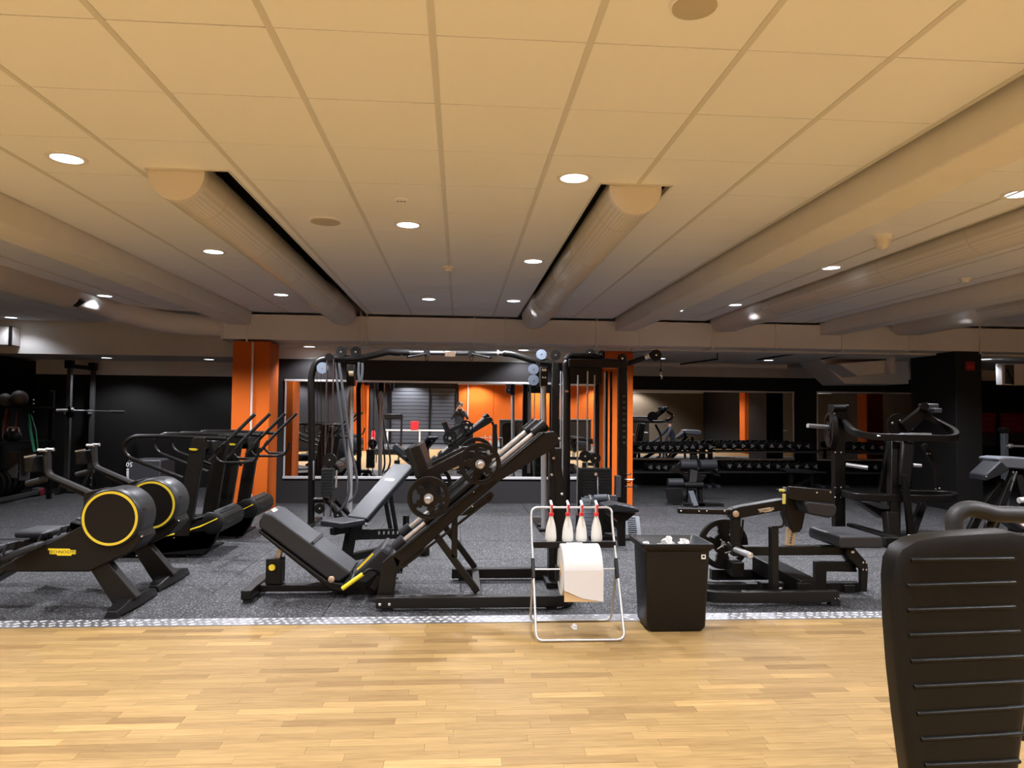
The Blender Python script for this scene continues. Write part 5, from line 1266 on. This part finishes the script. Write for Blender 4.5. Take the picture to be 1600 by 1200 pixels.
# ================================================================== LEFT CORNER: RACK, STORAGE, PLATES
pr_ = thing('squat_rack', 'tall black squat rack with drilled uprights in the dark left corner', 'squat rack', (-6.6, 13.0, 0))
ups = ((-6.78, 12.95), (-6.72, 13.62))
for k, (x_, y_) in enumerate(ups):
    MB().bx(x_-.035, x_+.035, y_-.035, y_+.035, 0, 2.2).build('upright', M['uprt'] if 'uprt' in M else M['black'], pr_, bev=.004)
    h = MB()
    for j in range(26): h.bx(x_-.012, x_+.012, y_-.038, y_-.034, .22+j*.05, .245+j*.05)
    h.build('hole_row', M['steeldim'], pr_)
    MB().prism([V((x_-.03,y_-.32,0)), V((x_-.03,y_+.18,0)), V((x_-.03,y_+.06,.30)), V((x_-.03,y_-.06,.30))], (.06,0,0)).build('foot_gusset', M['black'], pr_, bev=.004)
    MB().bx(x_-.05, x_+.22, y_-.08, y_+.08, 0, .03).build('foot', M['black'], pr_, bev=.004)
    for z in (.08, .20): bolt((x_+.05, y_-.085, z), pr_, .016)
    MB().bx(x_-.07, x_+.05, y_-.06, y_+.06, 2.16, 2.30).build('top_plate', M['black'], pr_, bev=.006)
    MB().bx(x_-.02, x_+.02, y_-.12, y_-.03, 1.36, 1.44).build('bar_hook', M['steel'], pr_, bev=.004)
MB().bar(V((ups[0][0],ups[0][1],2.20)), V((ups[1][0],ups[1][1],2.20)), .07, .05).build('top_bar', M['black'], pr_, bev=.005)
bb = thing('barbell', 'steel barbell on the hooks of the squat rack in the left corner', 'barbell', (-6.6, 12.9, 1.45))
b0, b1 = P(88,641.5,12.7), P(106,641,12.75); b2 = P(172,643,13.3)
MB().cyl(b0, b1, .028, 14).build('sleeve', M['steel'], bb)
MB().cyl(b1, b2, .013, 10).build('shaft', M['steeldim'], bb)
MB().cyl(b2, b2+(b2-b1).normalized()*.25, .026, 14).build('sleeve', M['steeldim'], bb)
wq = thing('weight_plate', 'thin dark plate on the barbell in the squat rack', 'weight plate', tuple(P(109,641,12.78)))
disc_plate('disc', P(108,644,12.78), .10, .03, wq, 4, .2, (b2-b1).normalized(), M['plate'])
sr = thing('storage_rack', 'dark storage rack with grey panels at the left frame edge', 'rack', (-6.7, 11.6, 0))
for x_, y_ in ((-6.60, 12.1), (-6.80, 10.95)):
    MB().bx(x_-.03, x_+.03, y_-.03, y_+.03, 0, 1.75).build('upright', M['black'], sr, bev=.004)
for z in (1.46, .92): MB().prism([V((-6.92,10.8,z)), V((-6.70,10.8,z)), V((-6.55,12.15,z)), V((-6.92,12.15,z))], (0,0,.03)).build('shelf', M['black'], sr)
for x0, x1, ya, yb in ((12,26,706,737), (31,45,700,741)):
    a, b = P(x0,ya,11.9), P(x1,yb,11.9); MB().bx(a.x, b.x, 11.9, 11.93, b.z-.1, a.z).build('grey_panel', M['greypanel'], sr, bev=.004)
for k in range(4): bolt(P(52, 625+k*6, 11.9), sr, .014)
for k, (x_, r_) in enumerate(((8, .10), (30, .125))):
    c = P(x_, 629, 11.7); c.z = 1.49+r_
    o = MB().ball(c, r_, 20).build('medicine_ball', M['medball']); tag(o, ['smaller grey medicine ball at the left frame edge', 'larger grey medicine ball on the top shelf at left'][k], 'ball', 'balls on the storage rack')
for k, (x0, y0, x1, y1, m_, w_, lb) in enumerate(((12,640,9,686,'bandred',.16,'wide dark red resistance band hanging on the left rack'), (28,642,27,688,'bandred',.07,'thin red resistance band hanging on the left rack'), (46,648,55,707,'green',.10,'long green resistance band hanging beside the left rack'))):
    a, b = P(x0, y0, 11.55), P(x1, y1, 11.5); n_ = 5
    path = [a, a.lerp(b,.4)+V((-.02,0,0)), b+V((-.02,0,.05)), b+V((0,-.01,-.0)), b+V((.04,0,.05)), a.lerp(b,.4)+V((.05,.02,0)), a+V((.015,.02,0))]
    o = MB().tube(fillet(path, .06), .012, 6, closed=True, flat=(w_/.05, .5)).build('resistance_band', M[m_]); tag(o, lb, 'resistance band', 'resistance bands')
for k, x_ in enumerate((16, 24)):
    c = P(x_, 694, 11.5); c.z = .95+.085
    t = thing('kettlebell', ['left black kettlebell on the middle shelf of the storage rack', 'right black kettlebell on the middle shelf of the storage rack'][k], 'kettlebell', tuple(c), 'kettlebells on the shelf')
    MB().ball(c, .085, 16).build('bell', M['rubberblk'], t)
    MB().tube([c+V((-.05,0,.06)), c+V((-.045,0,.13)), c+V((.045,0,.13)), c+V((.05,0,.06))], .014, 8, fil=.04).build('handle', M['steel'], t)
# bumper plates on a floor rack running along the wall
xc_ = P(45, 755, 12.3).x-.215
a, b = V((xc_, 10.9, 0)), V((xc_, 12.5, 0)); d = (b-a).normalized(); nrm_ = V((-d.y, d.x, 0))
t = thing('plate_rack', 'low black floor rack holding a row of bumper plates at left', 'plate rack', tuple(a))
MB().bar(a-nrm_*.25+V((0,0,.06)), b-nrm_*.25+V((0,0,.06)), .06, .06, nrm_).build('front_rail', M['steeldim'], t, bev=.005)
MB().bar(a+nrm_*.05+V((0,0,.06)), b+nrm_*.05+V((0,0,.06)), .06, .06, nrm_).build('rear_rail', M['black'], t, bev=.005)
for q in (a, b): MB().bar(q-nrm_*.28+V((0,0,.03)), q+nrm_*.08+V((0,0,.03)), .06, .06, V((0,0,1))).build('end_bar', M['black'], t)
for k in range(9):
    c = a.lerp(b, .14+k*.09); r_ = .21; c.z = .085+r_
    w_ = thing('bumper_plate', 'black bumper plate, %s from the near end of the floor rack at left' % ORD[k], 'weight plate', tuple(c), 'bumper plates on the floor rack')
    MB().lathe(c-d*.03, d, [(0,.03), (0,r_*.5), (.006,r_*.56), (.004,r_*.86), (0,r_*.92), (.008,r_), (.052,r_), (.06,r_*.92), (.056,r_*.5), (.06,.03)], 36).build('disc', M['plate'], w_)
    MB().ring(c-d*.034, d, .026, .05, .068, 20).build('hub', M['steeldim'], w_)
c = G(54, 775); t = thing('floor_block', 'small grey block with a red side on the floor beside the bumper plates', 'block', tuple(c))
MB().box(c+V((0,.08,.065)), (.11, .15, .13)).build('body', M['greyplas'], t, bev=.01)
MB().box(c+V((.067,.08,.06)), (.025, .12, .11)).build('red_side', M['redside'] if 'redside' in M else M['red'], t, bev=.01)
# plyo box
Yp = 9.9
a, b = P(199, 719, Yp), P(251, 719, Yp); z1 = a.z
t = thing('plyo_box', 'dark plyometric box with white vertical print, behind the treadmill handrail', 'box', ((a.x+b.x)/2, Yp, 0))
MB().bx(a.x, b.x, Yp, Yp+.5, .0, z1).build('box_body', M['greypanel2'] if 'greypanel2' in M else M['greyplas'], t, bev=.012)
lettering('50', 'size_print', M['white'], t, P(202, 725.5, Yp-.002), (-1,0,0), (0,0,-1), .085, .001)
for k in range(10):
    c = P(199.5, 733+k*2.3, Yp-.002); MB().box(c, (.030, .002, (.012,.009,.014,.010)[k%4])).build('print_mark', M['white'], t)

# ================================================================== NEAR SEAT BACK (right foreground)
YS_ = 2.0
eb = thing('exercise_machine_seat', 'black ribbed moulded seat back with a thick bent handrail in the right foreground', 'machine seat', (1.50, 2.2, 0))
out = [(1395,905),(1398,876),(1409,856),(1432,843),(1470,836),(1530,832),(1580,830),(1605,836),(1617,856),(1620,905),(1618,960),(1612,1040),(1605,1100),(1597,1160),(1590,1220),(1575,1245),(1440,1245),(1424,1220),(1412,1130),(1403,1050),(1397,970)]
bmx = MB(); cpx = P(1508, 1030, YS_)
rings = []
for s_, dy in ((1.0, .06), (1.0, .018), (.985, .0), (.93, -.007), (.84, -.008), (.02, -.008)):
    rings.append([V((cpx.x+(P(x,y,YS_).x-cpx.x)*s_, YS_+dy, cpx.z+(P(x,y,YS_).z-cpx.z)*s_)) for x, y in out])
bmx._grid(rings).build('seat_back', M['chairblk'], eb, ang=50)
ribs = ((1420,1580,873,871),(1415,1583,913,908),(1415,1582,951,946),(1417,1590,990,984),(1420,1595,1030,1023),(1425,1598,1070,1062),(1430,1597,1112,1102),(1436,1594,1152,1143),(1442,1590,1192,1186))
for x0, x1, y0, y1 in ribs:
    n_ = 8; rr = []
    for k in range(n_+1):
        u_ = k/n_; c = P(x0+(x1-x0)*u_, y0+(y1-y0)*u_, YS_)
        rr.append([c+V((0,.004,-.011)), c+V((0,-.010,-.010)), c+V((0,-.016,-.003)), c+V((0,-.016,.002)), c+V((0,.004,.008))])
    MB()._grid(rr).build('rib', M['chairblk'], eb, bev=.002)
fd, sd = V((.55,.835,0)), V((.835,-.55,0)); up_ = V((0,0,1))   # the bike heads off to the right
sc_ = V((1.90,2.46,0))
MB().bar(V((1.56,2.12,.34)), V((1.56,2.12,1.02)), .10, .05, V((1,0,0))).build('back_post', M['black'], eb, bev=.008)
MB().box(sc_+V((0,0,.46)), (.36,.32,.08), (fd, sd, up_)).build('seat', M['padb'], eb, bev=.025, seg=3)
MB().bar(V((1.56,2.09,.37)), sc_+V((0,0,.40)), .06, .10, sd).build('seat_bracket', M['black'], eb, bev=.008)
MB().box(sc_+V((0,0,.25)), (.16,.12,.36), (fd, sd, up_)).build('pedestal', M['black'], eb, bev=.02)
MB().box(sc_-fd*.35+V((0,0,.05)), (.12,.44,.10), (fd, sd, up_)).build('rear_foot', M['black'], eb, bev=.015)
MB().bar(sc_-fd*.35+V((0,0,.075)), sc_+fd*.75+V((0,0,.075)), .09, .10, sd).build('main_beam', M['black'], eb, bev=.015)
yh = 2.25
MB().tube([V((1.56,2.18,.62)), P(1493,900,yh-.02), P(1492,838,yh), P(1490,806,yh), P(1507,794,yh), P(1530,796,yh), P(1552,803,yh), P(1600,804,yh), P(1660,806,yh)], .027, 14, fil=.03).build('hand_rail', M['foam'], eb)
MB().tube([P(1551,812,yh+.04), P(1545,822,yh+.04), P(1543,850,yh+.02), V((1.62,2.2,.55))], .016, 10, fil=.05).build('rail_post', M['black'], eb)
# heart-rate cable scratch marks are left to the material

# ================================================================== PEOPLE
def person(label, joints, links, radii, loc, cloth, name='person'):
    """one continuous skinned body; joints in world space"""
    t = thing(name, label, 'person', loc)
    me = bpy.data.meshes.new('body'); names = list(joints)
    me.from_pydata([tuple(V(joints[n])-V(loc)) for n in names], [(names.index(a), names.index(b)) for a, b in links], [])
    o = bpy.data.objects.new('body_src', me); COL.objects.link(o)
    m = o.modifiers.new('skin', 'SKIN'); m.use_smooth_shade = True
    sv = me.skin_vertices[0].data
    for i, n in enumerate(names):
        sv[i].radius = radii[n] if isinstance(radii[n], tuple) else (radii[n], radii[n]); sv[i].use_root = (n == 'pelvis')
    s = o.modifiers.new('sub', 'SUBSURF'); s.levels = 2; s.render_levels = 2
    dg = bpy.context.evaluated_depsgraph_get(); dg.update()
    m2 = bpy.data.meshes.new_from_object(o.evaluated_get(dg)); bpy.data.objects.remove(o)
    m2.materials.clear()
    mats = [M['skin'], M['navy'], M['black2']]
    for q in mats: m2.materials.append(q)
    pos = {n: V(joints[n])-V(loc) for n in names}
    for p in m2.polygons:
        best, bd = None, 1e9
        for a, b in links:
            A, B = pos[a], pos[b]; u_ = max(0, min(1, (p.center-A).dot(B-A)/max((B-A).length_squared, 1e-9)))
            d = (p.center-A.lerp(B, u_)).length
            if d < bd: bd, best = d, (a, b)
        p.material_index = cloth(best); p.use_smooth = True
    b = bpy.data.objects.new('body', m2); COL.objects.link(b); b.parent = t
    return t
def standing(px, py, cam_z):
    j = {}; q = lambda x, y, z: (px+x, py+y, z)
    j['pelvis'] = q(0, 0, .95); j['waist'] = q(0, .0, 1.10); j['chest'] = q(0, .01, 1.32); j['neck'] = q(0, .02, 1.49); j['head0'] = q(0, .04, 1.56); j['head1'] = q(0, .03, 1.66); j['crown'] = q(0, .02, 1.74)
    for s, n in ((-1,'l'), (1,'r')):
        j['sh'+n] = q(.17*s, .0, 1.42); j['el'+n] = q(.27*s, .12, 1.20); j['wr'+n] = q(.11*s, .27, cam_z-.03); j['ha'+n] = q(.085*s, .275, cam_z+.03)
        for k in range(4): j['f%d%s' % (k, n)] = q((.075-.002*k)*s, .285+.004*k, cam_z+.07+.012*k-.01*(k == 3)); j['g%d%s' % (k, n)] = q((.05)*s, .30, cam_z+.06+.014*k)
        j['th'+n] = q(.06*s, .262, cam_z+.0)
        j['hip'+n] = q(.10*s, 0, .90); j['kn'+n] = q(.11*s, .03, .49); j['an'+n] = q(.115*s, -.01, .08); j['to'+n] = q(.13*s, .15, .035)
    L = [('pelvis','waist'), ('waist','chest'), ('chest','neck'), ('neck','head0'), ('head0','head1'), ('head1','crown')]
    for n in 'lr':
        L += [('chest','sh'+n), ('sh'+n,'el'+n), ('el'+n,'wr'+n), ('wr'+n,'ha'+n), ('ha'+n,'th'+n), ('pelvis','hip'+n), ('hip'+n,'kn'+n), ('kn'+n,'an'+n), ('an'+n,'to'+n)]
        for k in range(4): L += [('ha'+n,'f%d%s' % (k, n)), ('f%d%s' % (k, n), 'g%d%s' % (k, n))]
    R_ = {'pelvis':(.16,.11), 'waist':(.14,.10), 'chest':(.17,.12), 'neck':.058, 'head0':.07, 'head1':(.083,.095), 'crown':.05}
    for n in 'lr':
        R_.update({'sh'+n:.07, 'el'+n:.046, 'wr'+n:.03, 'ha'+n:.03, 'th'+n:.010, 'hip'+n:.095, 'kn'+n:.06, 'an'+n:.04, 'to'+n:.035})
        for k in range(4): R_['f%d%s' % (k, n)] = .009; R_['g%d%s' % (k, n)] = .008
    return j, L, R_
j, L, R_ = standing(0, -.36, 1.5)
def dress(l):
    a, b = l
    if 'head' in a or a == 'crown': return 0
    if a == 'neck': return 0
    if a[:2] in ('wr','ha') or a[0] in 'fg': return 0
    if b[:2] in ('wr',): return 1
    if b[:2] in ('to',): return 2
    return 1
ph = person('person in a navy sweatshirt holding up a phone, seen in the long mirror', j, L, R_, (0, -.36, 0), dress)
M['hair'] = mat('dark hair', (.03, .02, .014), .6)
hp = V((0, -.335, 1.665))
MB().lathe(hp+V((0,-.02,.0)), (0,0,1), [(-.05,.098), (.0,.104), (.05,.098), (.09,.075), (.115,.03), (.118,.005)], 20).build('hair', M['hair'], ph)
for s in (-1, 1):
    MB().ball(hp+V((.032*s,.088,-.005)), .012, 8).build('eye', M['white'], ph)
    MB().ball(hp+V((.088*s,.0,-.02)), .022, 8).build('ear', M['skin'], ph)
MB().prism([hp+V((-.012,.09,-.05)), hp+V((.012,.09,-.05)), hp+V((0,.09,.0))], (0,.022,0)).build('nose', M['skin'], ph, bev=.004)
MB().box(hp+V((0,.084,-.075)), (.045,.012,.010)).build('mouth', M['redlip'] if 'redlip' in M else M['skin'], ph, bev=.003)
tag(MB().bx(-.075, .075, -.075, -.066, 1.462, 1.54).build('phone', M['black2'], bev=.004), 'black phone held up sideways by the person in navy', 'phone')
# a person reaching in from outside the right frame edge: the hand on the dark roller is in view
hx = P(1593, 823, 6.9)
loc = (6.75, 6.95, 0)
j2 = {'pelvis':(6.80,6.95,.50), 'waist':(6.78,6.95,.64), 'chest':(6.70,6.95,.88), 'neck':(6.66,6.95,1.06), 'head0':(6.64,6.95,1.13), 'head1':(6.62,6.95,1.22), 'crown':(6.63,6.95,1.30),
 'shl':(6.64,6.78,.98), 'ell':(6.30,6.84,.66), 'wrl':(hx.x+.13,hx.y,hx.z+.01), 'hal':(hx.x+.06,hx.y,hx.z+.005), 'thl':(hx.x+.03,hx.y-.04,hx.z+.02),
 'shr':(6.64,7.12,.98), 'elr':(6.50,7.20,.72), 'wrr':(6.42,7.18,.52), 'har':(6.38,7.16,.47),
 'hipl':(6.76,6.84,.48), 'knl':(6.36,6.80,.46), 'anl':(6.40,6.78,.09), 'tol':(6.26,6.78,.04), 'hipr':(6.76,7.06,.48), 'knr':(6.38,7.12,.46), 'anr':(6.42,7.12,.09), 'tor':(6.28,7.12,.04)}
L2 = [('pelvis','waist'), ('waist','chest'), ('chest','neck'), ('neck','head0'), ('head0','head1'), ('head1','crown')]
for n in 'lr': L2 += [('chest','sh'+n), ('sh'+n,'el'+n), ('el'+n,'wr'+n), ('wr'+n,'ha'+n), ('pelvis','hip'+n), ('hip'+n,'kn'+n), ('kn'+n,'an'+n), ('an'+n,'to'+n)]
L2.append(('hal','thl'))
for k in range(4):
    dy = -.025+.017*k
    j2['f%dl' % k] = (hx.x+.015, hx.y+dy, hx.z+.012); j2['g%dl' % k] = (hx.x-.02, hx.y+dy, hx.z-.012); L2 += [('hal','f%dl' % k), ('f%dl' % k,'g%dl' % k)]
    j2['f%dr' % k] = (6.35, 7.14+.016*k, .45); j2['g%dr' % k] = (6.33, 7.14+.016*k, .43); L2 += [('har','f%dr' % k), ('f%dr' % k,'g%dr' % k)]
R2 = {k: v for k, v in R_.items()}
for k in list(j2):
    if k not in R2: R2[k] = .03
p2_ = person('seated person in dark clothes, only the hand shows at the right frame edge', j2, L2, R2, loc, dress)
MB().lathe(V((6.64,6.95,1.22)), (0,0,1), [(-.05,.098), (.0,.104), (.05,.098), (.09,.075), (.115,.03), (.118,.005)], 20).build('hair', M['hair'], p2_)
ob = thing('padded_bench', 'dark padded bench with a roller at the right frame edge', 'bench', (6.6, 6.95, 0))
MB().bx(6.45, 7.25, 6.75, 7.15, .33, .40).build('bench_pad', M['padb'], ob, bev=.02)
for x in (6.55, 7.15): MB().bx(x-.03, x+.03, 6.92, 6.98, 0, .34).build('leg', M['black'], ob, bev=.005)
for x in (6.55, 7.15): MB().bx(x-.03, x+.03, 6.75, 7.15, 0, .05).build('foot', M['black'], ob, bev=.005)
a, b = P(1562,806,6.9), P(1590,826,6.9)
MB().bar(a, b, .07, .18).build('roller', M['navyroll'] if 'navyroll' in M else M['rubberblk'], ob, bev=.03)
MB().bar(V((6.5,6.95,.30)), V((b.x-.05,6.95,b.z-.02)), .04, .04).build('roller_arm', M['black'], ob)

# ================================================================== THINGS BEHIND THE CAMERA (seen only in the mirrors)
bt = thing('waste_bin', 'tall dark bin by the grey shutters, seen in the long mirror', 'bin', (.15, -7.3, 0))
MB()._grid([rr_(-.15,.55,-7.6,-7.0,.0), rr_(-.2,.6,-7.65,-6.95,.95), rr_(-.16,.56,-7.6,-7.0,.95), rr_(-.1,.5,-7.55,-7.05,.6)]).build('bin_body', M['bin'], bt)
t = thing('fire_extinguisher', 'red fire extinguisher near the orange column, seen in the long mirror', 'extinguisher', (-3.1, -2.9, .3))
MB().lathe((-3.1,-2.98,.25), (0,0,1), [(0,.06), (.0,.075), (.40,.075), (.46,.05), (.50,.02)], 18).build('cylinder', M['red'], t)
MB().box((-3.1,-2.98,.78), (.10,.03,.05)).build('valve', M['black2'], t)
MB().box((-3.1,-2.90,.42), (.09,.004,.16)).build('label', M['white'], t)
MB().bx(-3.18,-3.02,-3.1,-2.95,0,.25).build('bracket', M['black2'], t)
t = thing('red_cabinet', 'small red box on a white rail before the grey shutters, seen in the long mirror', 'box', (-1.7, -5.0, .8))
MB().bx(-1.9,-1.6,-5.1,-4.95,.72,1.05).build('box', M['red'], t, bev=.01)
t = thing('white_rail', 'white barrier rail on posts, seen in the long mirror', 'rail', (-1.6, -5.0, 0))
MB().bx(-2.9,-.2,-5.08,-4.98,.66,.72).build('rail', M['white'], t, bev=.008)
for x in (-2.8,-1.55,-.3): MB().bx(x-.03,x+.03,-5.06,-5.0,0,.66).build('post', M['white'], t)
for k, (x0, x1, y0, y1, h, lb) in enumerate(((-6.2,-4.2,-3.2,-2.4,1.0,'left'), (1.6,3.2,-5.6,-4.9,1.15,'middle'), (3.6,5.0,-4.6,-3.8,1.2,'right'), (6.5,9.0,-5.0,-4.2,1.3,'far right'))):
    t = thing('counter', 'dark counter seen in a mirror, %s of the four behind the camera' % lb, 'counter', ((x0+x1)/2, (y0+y1)/2, 0))
    MB().bx(x0,x1,y0,y1,0,h-.04).build('body', M['blackwall'], t, bev=.01)
    MB().bx(x0-.04,x1+.04,y0-.04,y1+.04,h-.04,h).build('worktop', M['greyplas'], t, bev=.008)
    for j in range(3):
        w3 = (x1-x0)/3; MB().bx(x0+j*w3+.02,x0+(j+1)*w3-.02,y1,y1+.018,.08,h-.1).build('door', M['bin'], t, bev=.006)
rk = thing('treadmill', 'dark upright treadmill behind the camera, seen at the left of the long mirror', 'treadmill', (-2.4, -1.4, 0))
MB().bx(-2.8,-2.0,-2.4,-.8,.05,.2).build('deck', M['black2'], rk, bev=.03)
MB().bx(-2.8,-2.0,-2.4,-.8,0,.05).build('foot', M['rubberblk'], rk)
for x in (-2.78,-2.02): MB().bar(V((x,-1.9,.15)), V((x,-2.1,1.3)), .07, .06).build('post', M['black'], rk, bev=.01)
MB().bx(-2.8,-2.0,-2.2,-2.0,1.15,1.35).build('console', M['black2'], rk, bev=.03)
